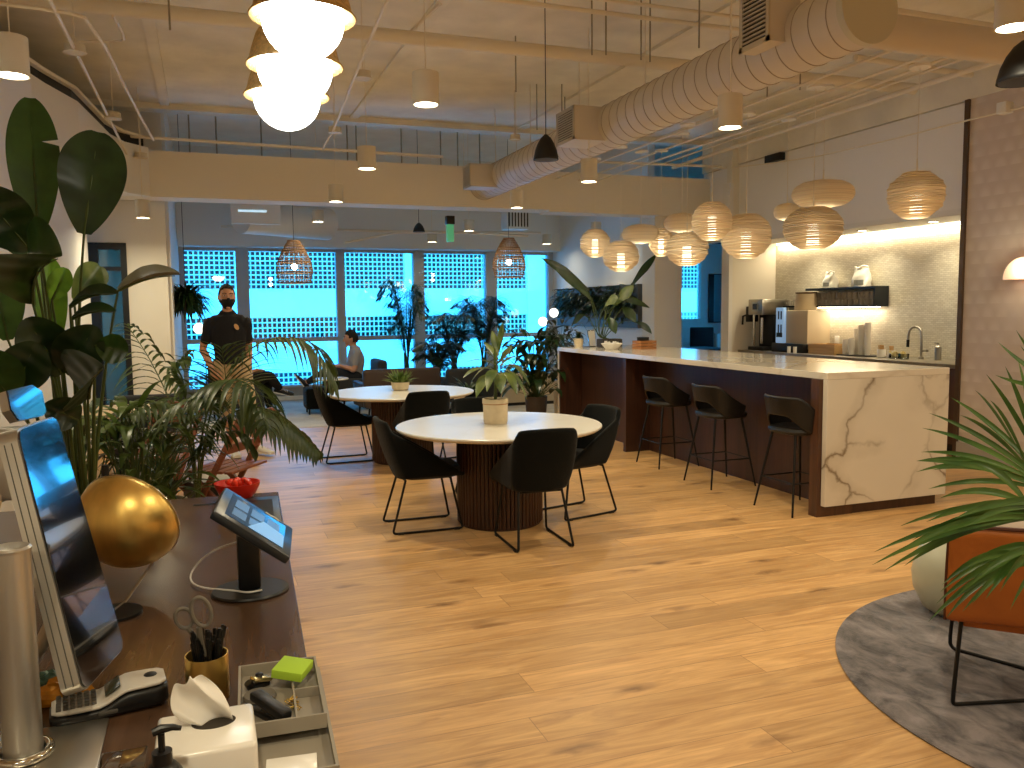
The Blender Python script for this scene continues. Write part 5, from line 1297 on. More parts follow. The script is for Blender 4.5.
# ---- big palm cut by the right picture edge
t = thing('fan_palm', 'palm with long narrow leaves reaching in from the right edge', 'plant', (2.35, 1.35, 0)); o_ = Vector((2.35, 1.35, 0))
pot(t, .19, .24, .4, m_pot)
hubs = {}
def hub(u, v, d): 
    p_ = at(u, v, d=d) - o_; hubs[(u, v)] = p_; return p_
groups = [
  ((1062, 500), 1.95, .017, .05, [(950, 397, 2.15), (986, 374, 2.1), (1005, 366, 2.05), (1018, 360, 2.0), (975, 390, 2.2), (929, 413, 2.1), (922, 428, 2.05), (921, 452, 2.0), (916, 461, 2.05), (916, 472, 2.0), (917, 461, 1.9), (928, 489, 1.95), (932, 470, 2.2), (960, 415, 2.2), (990, 400, 2.1), (1030, 355, 2.0)]),
  ((1085, 515), 1.8, .021, .07, [(874, 552, 1.85), (872, 565, 1.8), (884, 571, 1.8), (904, 566, 1.8), (893, 556, 1.75), (900, 526, 1.95), (926, 522, 1.8), (912, 540, 1.85), (940, 498, 1.8), (965, 462, 1.9), (952, 520, 1.7), (965, 527, 1.7)]),
  ((1080, 560), 1.7, .020, .10, [(940, 592, 1.75), (936, 604, 1.7), (928, 622, 1.7), (946, 618, 1.7), (942, 585, 1.7), (955, 598, 1.65), (962, 612, 1.65), (972, 604, 1.6), (985, 600, 1.6), (1000, 592, 1.6), (950, 580, 1.7), (968, 588, 1.62), (1010, 610, 1.6)]),
  ((1070, 392), 1.9, .014, -.02, [(998, 342, 2.0), (1016, 330, 2.0), (995, 375, 1.9), (1020, 345, 1.8)]),
]
bl, bs = B(), B()
for (hu, hv), hd, W, sag, tips in groups:
    h_ = at(hu, hv, d=hd) - o_
    bs.tube(bez(Vector((0, 0, .38)), Vector((.05, .05, .9)), h_, 14), [.014 - .008 * k / 14 for k in range(15)], seg=7)
    mean = sum((at(u, v, d=d) - o_ for u, v, d in tips), Vector()) / len(tips)
    ray_end = h_.lerp(mean, .35)
    bs.tube([h_, h_.lerp(ray_end, .5) + Vector((0, 0, .01)), ray_end], [.006, .004, .002], seg=6)
    for k, (u, v, d) in enumerate(tips):
        q = h_.lerp(ray_end, (k % 5) / 5); strap(bl, q, at(u, v, d=d) - o_, W * .78, sag, 10, side=(0, .35, 1) if k % 3 else (.3, .2, 1), fold=.35, peak=.45)
bs.build('stems', m_stem, t); bl.build('foliage', leaf_material('leaf_fan', S(50, 84, 34), S(92, 122, 58), .32, .3), t, angle=80)
# ---- window palms
def palm(loc, label, nf, Hh, R, L, W, seed, mt, potr=.2, poth=.4, potm=None, drp=.7, name='areca_palm', cat='plant', nl=28):
    t_ = thing(name, label, cat, loc); rr = random.Random(seed); pot(t_, potr * .85, potr, poth, potm or m_pot)
    bl, bs = B(), B()
    for i in range(nf):
        az = 2 * PI * i / nf + rr.uniform(-.4, .4); r_ = R * rr.uniform(.45, 1); h = Hh * rr.uniform(.62, 1); s0 = Vector((rr.uniform(-.05, .05), rr.uniform(-.05, .05), poth * .9))
        e_ = Vector((r_ * math.cos(az), r_ * math.sin(az), h * (1 - .12 * r_ / R)))
        frond(bl, bs, [s0, Vector((e_.x * .15, e_.y * .15, poth + (h - poth) * .45)), Vector((e_.x * .5, e_.y * .5, h * .95)), e_], L, W, nl, .35, drp, .25, .8, seed * 31 + i, r0=.008)
    bs.build('stems', m_stem, t_); bl.build('foliage', mt, t_, angle=80)
    return t_
m_pd = leaf_material('leaf_window_palm', S(34, 56, 36), S(58, 82, 50), .4, .3)
m_pd2 = leaf_material('leaf_window_dark', S(20, 34, 20), S(40, 58, 30), .4, .2)
palm((3.28, 14.3, .005), 'feathery palm standing before the third window pane', 24, 2.1, .50, .38, .015, 3, m_pd)
palm((4.02, 13.9, .005), 'dense dark palm in the middle of the window group', 22, 1.55, .66, .36, .020, 5, m_pd2)
palm((4.62, 14.1, .005), 'wide palm at the right of the window group, with one tall frond', 22, 1.85, .74, .38, .018, 7, m_pd2)
palm((3.55, 13.2, .005), 'low bushy palm in front of the window palms', 12, 1.05, .5, .30, .030, 11, m_pd2)
# ---- dark bush at the far end of the counter
leafy('leafy_plant', 'dark broad-leaved plant in a tall planter beside the far end of the bar counter', (4.10, 10.28, 0), 130, .36, .10, .45, 1.22, m_green_dark, .15, .40, 21, spread=.8, potm=mat('brown_planter', S(72, 60, 50), .6), droop=1.1)
leafy('leafy_plant', 'red-tinged small plant behind the far counter end', (4.75, 10.9, 0), 40, .26, .07, .95, 1.35, leaf_material('leaf_red', S(70, 58, 40), S(96, 96, 60), .35), .14, .6, 23, spread=.4)
# ---- plant on the nearer table
t = thing('potted_plant', 'green striped-leaf plant in a square-shouldered stone pot on the nearer round table', 'plant', (1.975, 5.76, .7205)); o_ = Vector((1.975, 5.76, .7205))
B().lathe([(0, 0), (.082, 0), (.088, .012), (.092, .145), (.096, .15), (.096, .182), (.084, .182), (.082, .165), (0, .165)], seg=40).build('pot', m_pot, t, angle=25)
B().lathe([(.0925, .142), (.097, .147), (.0925, .152)], seg=40).build('pot_band', m_terra, t)
B().lathe([(0, .168), (.082, .168)], seg=28).build('soil', m_soil, t)
def T1(u, v, y): return at(u, v, y=y) - o_
bl, bs = B(), B()
bs.tube([(0, 0, .16), (.005, 0, .30), (.0, 0, .42), (.0, 0, .55)], [.014, .013, .012, .007], seg=8, smooth=1)
for (u0, v0), (u1, v1), (y0, y1), W, sag in [
  ((497, 372), (463, 378), (5.75, 5.62), .07, .09), ((497, 366), (467, 362), (5.75, 5.7), .065, .05), ((496, 376), (476, 398), (5.75, 5.55), .085, .12), ((497, 372), (487, 392), (5.7, 5.5), .07, .12),
  ((498, 362), (480, 349), (5.76, 5.8), .06, .02), ((500, 366), (520, 358), (5.76, 5.8), .06, .05), ((500, 370), (526, 372), (5.76, 5.7), .07, .08), ((500, 374), (517, 395), (5.74, 5.55), .075, .12),
  ((500, 372), (527, 400), (5.76, 5.62), .07, .16), ((499, 374), (501, 394), (5.7, 5.5), .075, .08), ((497, 368), (470, 384), (5.8, 5.85), .06, .1), ((500, 362), (512, 345), (5.8, 5.9), .055, .0),
  ((498, 356), (492, 330), (5.76, 5.85), .055, -.01), ((499, 352), (503, 322), (5.78, 5.8), .055, 0), ((498, 360), (484, 342), (5.82, 6.0), .05, .02), ((500, 366), (530, 386), (5.85, 5.95), .06, .14)]:
    strap(bl, T1(u0, v0, y0), T1(u1, v1, y1), W * 1.2, sag, 9, fold=.2, peak=.5)
bs.build('stem', m_stem, t); bl.build('foliage', m_green_pale, t, angle=80)
# ---- shallow succulent bowl on the farther table
t = thing('succulent_bowl', 'small pale bowl of green succulents on the farther round table', 'plant', (1.90, 8.62, .7205))
B().lathe([(0, 0), (.07, 0), (.085, .01), (.098, .085), (.088, .085), (.08, .07), (0, .07)], seg=32).build('pot', m_terra if 0 else m_pot, t)
B().lathe([(0, .074), (.085, .074)], seg=24).build('soil', m_soil, t)
bl = B(); rr = random.Random(77)
for i in range(130):
    a = rr.uniform(0, 6.28); r_ = rr.uniform(0, .08); el = rr.uniform(.3, 1.4)
    bl.leaf((r_ * math.cos(a), r_ * math.sin(a), .075), (math.cos(a) * math.cos(el), math.sin(a) * math.cos(el), math.sin(el)), rr.uniform(.08, .17), .028, .6, 4, .3)
bl.build('foliage', leaf_material('leaf_succulent', S(70, 96, 40), S(120, 140, 70), .5), t)
# ---- planter and other things on the far end of the bar counter
t = thing('counter_planter', 'dark box planter with long-stemmed broad leaves on the far end of the bar counter', 'plant', (4.74, 9.40, 1.0705)); o_ = t.location.copy()
B().box(-.13, .14, -.09, .09, 0, .10, bev=.005).build('planter_box', mat('dark_box', S(52, 46, 42), .5), t); B().box(-.12, .13, -.08, .08, .1, .103).build('soil', m_soil, t, smooth=False)
def C_(u, v, y): return at(u, v, y=y) - o_
bs = B()
m_var = leaf_material('leaf_orchid', S(60, 84, 44), S(150, 160, 110), .35)
for path, (tipu, tipv), W, mt in [
    (((598, 335), (594, 312), (588, 290)), (541, 258), .12, m_green_dark), (((600, 335), (597, 315), (592, 300)), (554, 268), .13, m_gm), (((604, 336), (612, 310), (630, 288)), (657, 254), .11, m_green_dark),
    (((602, 336), (606, 315), (614, 306)), (634, 286), .17, m_green_pale), (((605, 336), (615, 318), (622, 308)), (636, 322), .13, m_gm), (((600, 336), (600, 318), (605, 306)), (618, 298), .14, m_var),
    (((606, 336), (622, 322), (636, 322)), (652, 334), .08, m_green_dark), (((601, 336), (604, 326), (608, 318)), (616, 334), .12, m_gm), (((603, 335), (606, 310), (612, 296)), (650, 308), .09, m_gm), (((599, 335), (590, 320), (584, 315)), (572, 325), .09, m_green_dark)]:
    pts = [C_(u, v, 9.4) for u, v in path]; bs.tube(spline([Vector((0, 0, .1))] + pts, 12), .006, seg=6)
    bl = B(); strap(bl, pts[-1], C_(tipu, tipv, 9.25), W, .06 if tipv > 285 else .05, 12, side=(.3, .2, 1), fold=.2, peak=.5); bl.build('leaf', mt, t, angle=80)
bs.build('stems', m_stem, t)
t = thing('wooden_basket', 'slatted wooden crate on the bar counter near its far end', 'crate', (4.86, 8.72, 1.0705), .1)
b = B()
for z in (0, .035, .07): b.box(-.11, .11, -.09, -.08, z, z + .03).box(-.11, .11, .08, .09, z, z + .03).box(-.11, -.10, -.08, .08, z, z + .03).box(.10, .11, -.08, .08, z, z + .03)
b.box(-.1, .1, -.08, .08, 0, .006); b.build('crate_body', wood_material('crate_wood', S(150, 96, 52), S(176, 120, 70), 'x', .6), t, smooth=False)
B().lathe([(0, .01), (.06, .01), (.07, .10), (.072, .14), (.0, .145)], seg=24, c=(-.02, 0, 0)).build('black_pot', m_blackp, t)
t = thing('white_dish', 'faceted off-white dish of packets on the bar counter beside the planter', 'dish', (4.50, 8.86, 1.0705))
B().lathe([(0, 0), (.07, 0), (.13, .07), (.125, .072), (.06, .01), (0, .01)], seg=10).build('dish_body', m_paper, t, smooth=False)
b = B(); rr = random.Random(9)
for q in range(22): b.box(-.02, .02, -.014, .014, -.002, .002, M=Matrix.Translation((rr.uniform(-.07, .07), rr.uniform(-.07, .07), .045 + rr.uniform(0, .04))) @ Euler((rr.uniform(0, 3), rr.uniform(0, 3), rr.uniform(0, 3))).to_matrix().to_4x4())
b.build('packets', m_paper, t, smooth=False)
t = thing('acrylic_sign', 'clear upright sign holder leaning at the far end of the bar counter', 'sign holder', (4.62, 9.62, 1.0705), .5)
B().box(-.08, .08, -.004, .004, 0, .21, bev=.001, M=Matrix.Rotation(-.15, 4, 'X')).build('panel', m_clear, t); B().box(-.07, .07, -.0055, -.0045, .01, .2, M=Matrix.Rotation(-.15, 4, 'X')).build('paper_sheet', m_paper, t, smooth=False); B().box(-.08, .08, -.03, .07, 0, .004).build('foot', m_clear, t, smooth=False)
t = thing('small_potted_plant', 'little plant in a pale pot at the far corner of the bar counter', 'plant', (4.42, 9.62, 1.0705))
pot(t, .05, .065, .11, m_pot); bl = B(); rr = random.Random(5)
for i in range(40):
    a = rr.uniform(0, 6.28); el = rr.uniform(.2, 1.3); bl.leaf((0, 0, .1), (math.cos(a) * math.cos(el), math.sin(a) * math.cos(el), math.sin(el)), rr.uniform(.07, .14), .03, .8, 5, .2)
bl.build('foliage', m_green_dark, t)
# ---- planter picture on the white side wall and basket plant
t = thing('living_wall_planter', 'wall planter full of dark hanging foliage on the blue-lit white wall', 'planter', (6.455, 13.25, 1.6))
B().box(-.08, 0, -1.6, 1.6, -.36, .33).build('backing_panel', mat('grey_backing', S(92, 98, 104), .6), t, smooth=False)
B().box(-.10, .0, -1.0, 1.6, .331, .35).build('top_trim', m_white, t, smooth=False)
bl = B(); rr = random.Random(12)
for i in range(900):
    y = rr.uniform(-1.55, 1.55); z = rr.gauss(.05, .12); a = rr.uniform(-1.4, 1.4)
    bl.leaf((-.085, y, max(-.2, min(.3, z))), (-math.cos(a), math.sin(a) * .9, rr.uniform(-.2, .8)), rr.uniform(.14, .30), .045, 1.4, 5, .25)
bl.build('foliage', m_green_dark, t)
t = thing('hanging_plant', 'dark ferny basket plant hanging beside the first window', 'plant', (-.24, 12.3, 1.58))
B().lathe([(0, 0), (.09, .0), (.13, .14), (.12, .14), (0, .10)], seg=24).build('basket', m_blackp, t)
B().cyl((0, 0, .14), (0, 0, 2.73), .004, seg=6).build('cable', m_blackp, t)
bl = B(); rr = random.Random(15)
for i in range(420):
    a = rr.uniform(0, 6.28); el = rr.uniform(-.6, 1.2); r_ = rr.uniform(.02, .14)
    bl.leaf((r_ * math.cos(a), r_ * math.sin(a), .12 + rr.uniform(-.05, .12)), (math.cos(a) * math.cos(el), math.sin(a) * math.cos(el), math.sin(el)), rr.uniform(.2, .40), .035, 1.8, 6, .25)
bl.build('foliage', m_green_dark, t)
# ================================================================== PEOPLE
def eval_mesh(o):
    dg = bpy.context.evaluated_depsgraph_get(); dg.update()
    return D.meshes.new_from_object(o.evaluated_get(dg))
def limbs(b, chains, side=(1, 0, 0)):
    """closed rounded limbs with elliptical sections; overlapping limbs are fused by remesh()"""
    sd0 = Vector(side).normalized()
    for ch in chains:
        P3 = [Vector(c[0]) for c in ch]; n = len(ch); k = 6
        pts, ra, rb = [], [], []
        sp_ = spline(P3, (n - 1) * k)
        for i, q in enumerate(sp_):
            f = i / k; j = min(n - 2, int(f)); f -= j; f = f * f * (3 - 2 * f) if n > 2 else f
            pts.append(q); ra.append(ch[j][1] * (1 - f) + ch[j + 1][1] * f); rb.append(ch[j][2] * (1 - f) + ch[j + 1][2] * f)
        rows = []
        for i, q in enumerate(pts):
            tg = (pts[min(i + 1, len(pts) - 1)] - pts[max(i - 1, 0)]).normalized()
            sd = sd0 - tg * sd0.dot(tg)
            if sd.length < .2: sd = Vector((0, 1, 0)) - tg * tg.y
            sd.normalize(); nn = tg.cross(sd)
            rows.append((q, tg, sd, nn))
        full = []
        q, tg, sd, nn = rows[0]
        for a_ in (80, 60, 35): full.append((q - tg * min(ra[0], rb[0]) * math.sin(math.radians(a_)), sd, nn, ra[0] * math.cos(math.radians(a_)), rb[0] * math.cos(math.radians(a_))))
        for (q, tg, sd, nn), x_, y_ in zip(rows, ra, rb): full.append((q, sd, nn, x_, y_))
        q, tg, sd, nn = rows[-1]
        for a_ in (35, 60, 80): full.append((q + tg * min(ra[-1], rb[-1]) * math.sin(math.radians(a_)), sd, nn, ra[-1] * math.cos(math.radians(a_)), rb[-1] * math.cos(math.radians(a_))))
        R_ = [[b.bm.verts.new(q + sd * x_ * math.cos(2 * PI * i / 20) + nn * y_ * math.sin(2 * PI * i / 20)) for i in range(20)] for q, sd, nn, x_, y_ in full]
        for A, C in zip(R_, R_[1:]):
            for i in range(20): j = (i + 1) % 20; b.bm.faces.new((A[i], A[j], C[j], C[i]))
        b.bm.faces.new(R_[0][::-1]); b.bm.faces.new(R_[-1])
    bmesh.ops.recalc_face_normals(b.bm, faces=b.bm.faces[:])
def remesh(b, vox, smooth=2):
    me = D.meshes.new('_r'); b.bm.to_mesh(me); b.bm.free(); o = D.objects.new('_r', me); COL.objects.link(o)
    r = o.modifiers.new('r', 'REMESH'); r.mode = 'VOXEL'; r.voxel_size = vox
    s_ = o.modifiers.new('sm', 'SMOOTH'); s_.iterations = smooth; s_.factor = .5
    out = eval_mesh(o); D.objects.remove(o); return out
def head_mesh(b, c, R_, s=1.08):
    """c centre of skull; R_ 3x3 rotation (face looks along -y)"""
    M0 = Matrix.Translation(c) @ R_.to_4x4()
    bm_ = bmesh.new(); bmesh.ops.create_uvsphere(bm_, u_segments=36, v_segments=26, radius=1)
    for v in bm_.verts:
        x, y, z = v.co; w = .076 * s; dp = .096 * s; hh = .118 * s
        jaw = max(0, -z)
        nx = x * w * (1 - .30 * jaw ** 1.6); ny = y * dp * (1 - .12 * jaw); nz = z * hh
        if y < 0: ny -= .006 * s * math.exp(-((z + .35) ** 2) * 8) ; nx *= 1 - .06 * (-y)
        if y < 0: ny += .012 * s * math.exp(-((z - .12) ** 2) * 40) * math.exp(-((abs(x) - .38) ** 2) * 30)      # eye sockets
        if y < -.3: ny -= .010 * s * math.exp(-((z - .30) ** 2) * 60)                                           # brow
        v.co = (nx, ny, nz)
    b.add(bm_, M0)
    b.tube([M0 @ Vector(q) for q in ((0, -.094 * s, .022 * s), (0, -.106 * s, -.002 * s), (0, -.116 * s, -.022 * s), (0, -.10 * s, -.034 * s))], [.008 * s, .010 * s, .0135 * s, .009 * s], seg=10)
    for sx in (-1, 1):
        b.ball(M0 @ Vector((sx * .077 * s, .008 * s, -.006 * s)), .026 * s, .38, .7, 1.15, seg=14, M=R_.to_4x4())
        b.ball(M0 @ Vector((sx * .011 * s, -.104 * s, -.030 * s)), .008 * s, seg=8)
    b.ball(M0 @ Vector((0, -.088 * s, -.058 * s)), .022 * s, 1.0, .55, .30, seg=12, M=R_.to_4x4())
    b.ball(M0 @ Vector((0, -.086 * s, -.068 * s)), .020 * s, .9, .55, .36, seg=12, M=R_.to_4x4())
    b.ball(M0 @ Vector((0, -.074 * s, -.102 * s)), .024 * s, 1.0, .8, .7, seg=12, M=R_.to_4x4())
    return M0
def hand(b, w, d, palm_n, side, curl=.6, s=1.0):
    """w wrist point, d direction of the hand, palm_n palm normal, side towards the thumb"""
    d = Vector(d).normalized(); n_ = Vector(palm_n); n_ = (n_ - d * n_.dot(d)).normalized(); sd = Vector(side); sd = (sd - d * sd.dot(d) - n_ * sd.dot(n_)).normalized()
    Mh = Matrix.Identity(4)
    for i in range(3): Mh[i][0] = sd[i]; Mh[i][1] = d[i]; Mh[i][2] = n_[i]; Mh[i][3] = w[i]
    b.box(-.040 * s, .038 * s, -.01, .092 * s, -.014 * s, .014 * s, bev=.012 * s, seg=3, M=Mh)
    for k, (x, L_) in enumerate(((.029, .072), (.010, .082), (-.010, .075), (-.029, .058))):
        p_ = Vector((x * s, .085 * s, 0)); pts = [p_]; a = curl * .5
        for seg_, fr in enumerate((.45, .32, .23)):
            a += curl * (.55 if seg_ else .2); pts.append(pts[-1] + Vector((0, math.cos(a), math.sin(a))) * L_ * fr * s)
        b.tube([Mh @ q for q in pts], [.0092 * s, .0086 * s, .008 * s, .0065 * s], seg=8)
        b.ball(Mh @ pts[-1], .0066 * s, seg=8)
    pts = [Vector((.030 * s, .015 * s, .002)), Vector((.052 * s, .042 * s, .008)), Vector((.056 * s, .068 * s, .018 * s)), Vector((.050 * s, .088 * s, .026 * s))]
    b.tube([Mh @ q for q in pts], [.013 * s, .0115 * s, .0098 * s, .0078 * s], seg=8); b.ball(Mh @ pts[-1], .0078 * s, seg=8)
def shoe(b, heel, toe_dir, L_=.28, up=(0, 0, 1), w=.048, h=.07):
    f = Vector(toe_dir).normalized(); u = Vector(up); u = (u - f * u.dot(f)).normalized(); sd = f.cross(u)
    Ms = Matrix.Identity(4)
    for i in range(3): Ms[i][0] = sd[i]; Ms[i][1] = f[i]; Ms[i][2] = u[i]; Ms[i][3] = heel[i]
    prof = [(0, .030, .072), (.06, .036, .088), (.14, .040, .078), (.22, .047, .056), (.29, .044, .044), (.33, .030, .032)]; rows = []; bb = bmesh.new()
    for y, ww, hh in prof:
        y = (y - .03) * L_ / .31; r_ = []
        for k in range(16):
            a = 2 * PI * k / 16; cx, cz = math.cos(a), math.sin(a)
            r_.append(bb.verts.new((cx * ww, y, max(0, hh * .5 + cz * hh * .5) if cz > -.5 else 0)))
        rows.append(r_)
    for A, C in zip(rows, rows[1:]):
        for k in range(16): j = (k + 1) % 16; bb.faces.new((A[k], A[j], C[j], C[k]))
    bb.faces.new(rows[0][::-1]); bb.faces.new(rows[-1]); b.add(bb, Ms)
    return Ms
def human(label, loc, rz, J, top, bottom, shoec, short_legs, head_rot, mask=None, emblem=False, seated=False, shoe_dirs=None, hairline=.25, hands=None, name='person'):
    V = {k: Vector(v) for k, v in J.items()}
    t = thing(name, label, 'person', loc, rz)
    b = B()
    tors = [(V['pel'], .15, .105), (V['wst'], .132, .10), (V['chs'], .158, .112), (V['nkb'], .075, .065), (V['nk'], .056, .058), (V['hd'] - Vector((0, 0, .03)), .05, .055)]
    chains = [tors]
    for s_ in 'RL':
        chains.append([(V['chs'] + (V['nkb'] - V['chs']) * .62, .07, .07), (V['sh' + s_], .052, .052), (V['sh' + s_].lerp(V['el' + s_], .5), .049, .049), (V['el' + s_], .040, .040), (V['el' + s_].lerp(V['wr' + s_], .35), .040, .038), (V['wr' + s_], .026, .024)])
        chains.append([(V['hp' + s_] + Vector((0, 0, .04)), .09, .095), (V['hp' + s_], .092, .095), (V['hp' + s_].lerp(V['kn' + s_], .5), .076, .078), (V['kn' + s_], .055, .058), (V['kn' + s_].lerp(V['an' + s_], .35), .056, .060), (V['kn' + s_].lerp(V['an' + s_], .8), .036, .038), (V['an' + s_], .036, .040)])
    SD = V['shL'] - V['shR']; limbs(b, chains, SD)
    R_ = Euler(head_rot).to_matrix(); M0 = head_mesh(b, V['hd'] + Vector((0, 0, .02)), R_)
    for s_ in 'RL':
        w_ = V['wr' + s_]; d_ = (w_ - V['el' + s_]).normalized()
        hd_ = (hands or {}).get(s_, {}); hand(b, w_, hd_.get('d', d_), hd_.get('n', (0, -1, 0) if not seated else (0, 0, -1)), hd_.get('side', (1 if s_ == 'R' else -1, 0, 0)), hd_.get('curl', .55))
    me = remesh(b, .0085, 2); bb_ = B(); bb_.addmesh(me); bb_.build('body', m_skin, t)
    # shirt
    b = B(); e = .016
    ch2 = [[(V['pel'] + (V['wst'] - V['pel']) * .25, .150 + e, .115 + e), (V['wst'], .145 + e, .108 + e), (V['chs'], .165 + e, .118 + e), (V['nkb'], .120, .092), (V['nkb'].lerp(V['nk'], .25), .074, .076)]]
    for s_ in 'RL':
        ch2.append([(V['chs'] + (V['nkb'] - V['chs']) * .62, .08, .085), (V['sh' + s_], .068, .070), (V['sh' + s_].lerp(V['el' + s_], .45), .058, .062), (V['sh' + s_].lerp(V['el' + s_], .66), .058, .062)])
    limbs(b, ch2, SD); me = remesh(b, .011, 2); bb_ = B(); bb_.addmesh(me); sh = bb_.build('shirt', top, t)
    b = B(); ext = .62 if False else None
    ch3 = [[(V['wst'].lerp(V['pel'], .55), .142 + e, .108 + e), (V['pel'], .155 + e, .112 + e)]]
    for s_ in 'RL':
        leg = [(V['hp' + s_] + Vector((0, 0, .05)), .098 + e, .10 + e), (V['hp' + s_], .10 + e, .102 + e), (V['hp' + s_].lerp(V['kn' + s_], .5), .086 + e, .088 + e), (V['kn' + s_], .066 + e * (1.1 if short_legs else .6), .070 + e * (1.1 if short_legs else .6))]
        if not short_legs: leg += [(V['kn' + s_].lerp(V['an' + s_], .4), .062 + e * .5, .066 + e * .5), (V['kn' + s_].lerp(V['an' + s_], .92), .050, .052)]
        ch3.append(leg)
    limbs(b, ch3, SD); me = remesh(b, .011, 2); bb_ = B(); bb_.addmesh(me); bb_.build('shorts' if short_legs else 'trousers', bottom, t)
    for i, s_ in enumerate('RL'):
        b = B(); an = V['an' + s_]; fd = Vector((shoe_dirs or {}).get(s_, (0, -1, 0))); upv = (V['kn' + s_] - an).normalized() if seated and an.z > .2 else Vector((0, 0, 1))
        fdn = fd.normalized(); upn = (upv - fdn * upv.dot(fdn)).normalized(); hl = an - upn * .085 - fdn * .055
        Ms = shoe(b, hl, fd, up=upn); so = b.build('shoe', shoec, t)
        B().box(-.044, .044, -.03, .27, -.0, .016, bev=.006, M=Ms).build('sole', m_white if shoec is not m_blackp else m_blackp, so)
        b2 = B()
        for q in range(4): b2.tube([Ms @ Vector((-.022, .10 + q * .022, .078 - q * .006)), Ms @ Vector((0, .10 + q * .022, .088 - q * .008)), Ms @ Vector((.022, .10 + q * .022, .078 - q * .006))], .003, seg=5)
        b2.build('laces', m_paper if shoec is not m_blackp else m_blackp, so)
    # hair: cap shell around the skull
    bm_ = bmesh.new(); bmesh.ops.create_uvsphere(bm_, u_segments=36, v_segments=26, radius=1)
    dele = []
    for v in bm_.verts:
        x, y, z = v.co
        lim = hairline + .42 * max(0, -y) ** .7 - (.75 if y > -.1 else 0) * min(1, (y + .1) * 1.4) - (.30 if y > -.35 and abs(x) > .75 else 0)
        if z < lim: dele.append(v)
        v.co = (x * .087, y * .1085 + .002, z * .136 + .004)
    bmesh.ops.delete(bm_, geom=dele, context='VERTS')
    b = B(); b.add(bm_, M0); b.build('hair', m_hair, t, solid=.006)
    for sx in (-1, 1):
        ey = B().ball(M0 @ Vector((sx * .033, -.0905, .017)), .0095, 1.2, .5, .6, seg=12).build('eye', m_white, t)
        B().ball(M0 @ Vector((sx * .033, -.0952, .017)), .0052, seg=8).build('iris', m_hair, ey)
    b = B()
    for sx in (-1, 1): b.tube([M0 @ Vector((sx * .053, -.092, .039)), M0 @ Vector((sx * .035, -.106, .045)), M0 @ Vector((sx * .015, -.109, .039))], .0042, seg=6)
    b.build('eyebrows', m_hair, t)
    if mask:
        bm_ = bmesh.new(); bmesh.ops.create_uvsphere(bm_, u_segments=40, v_segments=30, radius=1); dele = []
        for v in bm_.verts:
            x, y, z = v.co
            if y > -.12 or z > .02 - .22 * abs(x) ** 2 or z < -.93: dele.append(v)
            jaw = max(0, -z); pk = math.exp(-(x * 3.0) ** 2) * math.exp(-((z + .2) * 3) ** 2)
            v.co = (x * .0895 * (1 - .24 * jaw ** 1.6), y * .1165 - .010 - .022 * pk, z * .134 - .004)
        bmesh.ops.delete(bm_, geom=dele, context='VERTS'); b = B(); b.add(bm_, M0); mk_ = b.build('face_mask', mask, t, solid=.002)
        b = B()
        for sx in (-1, 1):
            b.tube([M0 @ Vector((sx * .070, -.045, -.006)), M0 @ Vector((sx * .083, -.01, .012)), M0 @ Vector((sx * .086, .012, .010))], .0018, seg=5).tube([M0 @ Vector((sx * .060, -.05, -.06)), M0 @ Vector((sx * .080, -.01, -.03)), M0 @ Vector((sx * .086, .012, -.01))], .0018, seg=5)
        b.build('ear_loops', mask, mk_)
    return t, V, M0, sh
J = dict(pel=(.02, 0, .98), wst=(.01, 0, 1.14), chs=(0, .0, 1.34), nkb=(0, .01, 1.505), nk=(0, .0, 1.56), hd=(.0, -.015, 1.695),
         shR=(-.168, .01, 1.448), elR=(-.262, .03, 1.17), wrR=(-.165, -.11, .93), shL=(.168, .01, 1.448), elL=(.205, .09, 1.17), wrL=(.19, .0, .93),
         hpR=(-.085, 0, .92), knR=(-.045, -.03, .50), anR=(.02, .02, .095), hpL=(.115, 0, .92), knL=(.175, -.10, .52), anL=(.25, .0, .105))
t, V, M0, sh = human('standing person in black T-shirt with chest emblem, face mask, khaki shorts, white sneakers', (.225, 9.42, .001), -.03, J, m_navy, m_khaki, mat('white_shoe', S(214, 208, 196), .6), True, (.05, 0, .12), mask=mat('mask_black', S(16, 16, 20), .8),
    shoe_dirs={'R': (.10, -1, 0), 'L': (.75, -.7, 0)}, hands={'R': dict(d=(.45, -.5, -.72), n=(.6, .5, 0), side=(.2, -1, .3), curl=.8), 'L': dict(curl=.5)})
B().lathe([(0, 0), (.030, 0), (.032, .002), (0, .003)], seg=8, sx=.7, sy=1.15, M=Matrix.Translation((.085, -.152, 1.40)) @ Matrix.Rotation(PI / 2 - .1, 4, 'X') @ Matrix.Rotation(.5, 4, 'Z')).build('chest_emblem', mat('emblem', S(206, 160, 110), .8), sh)
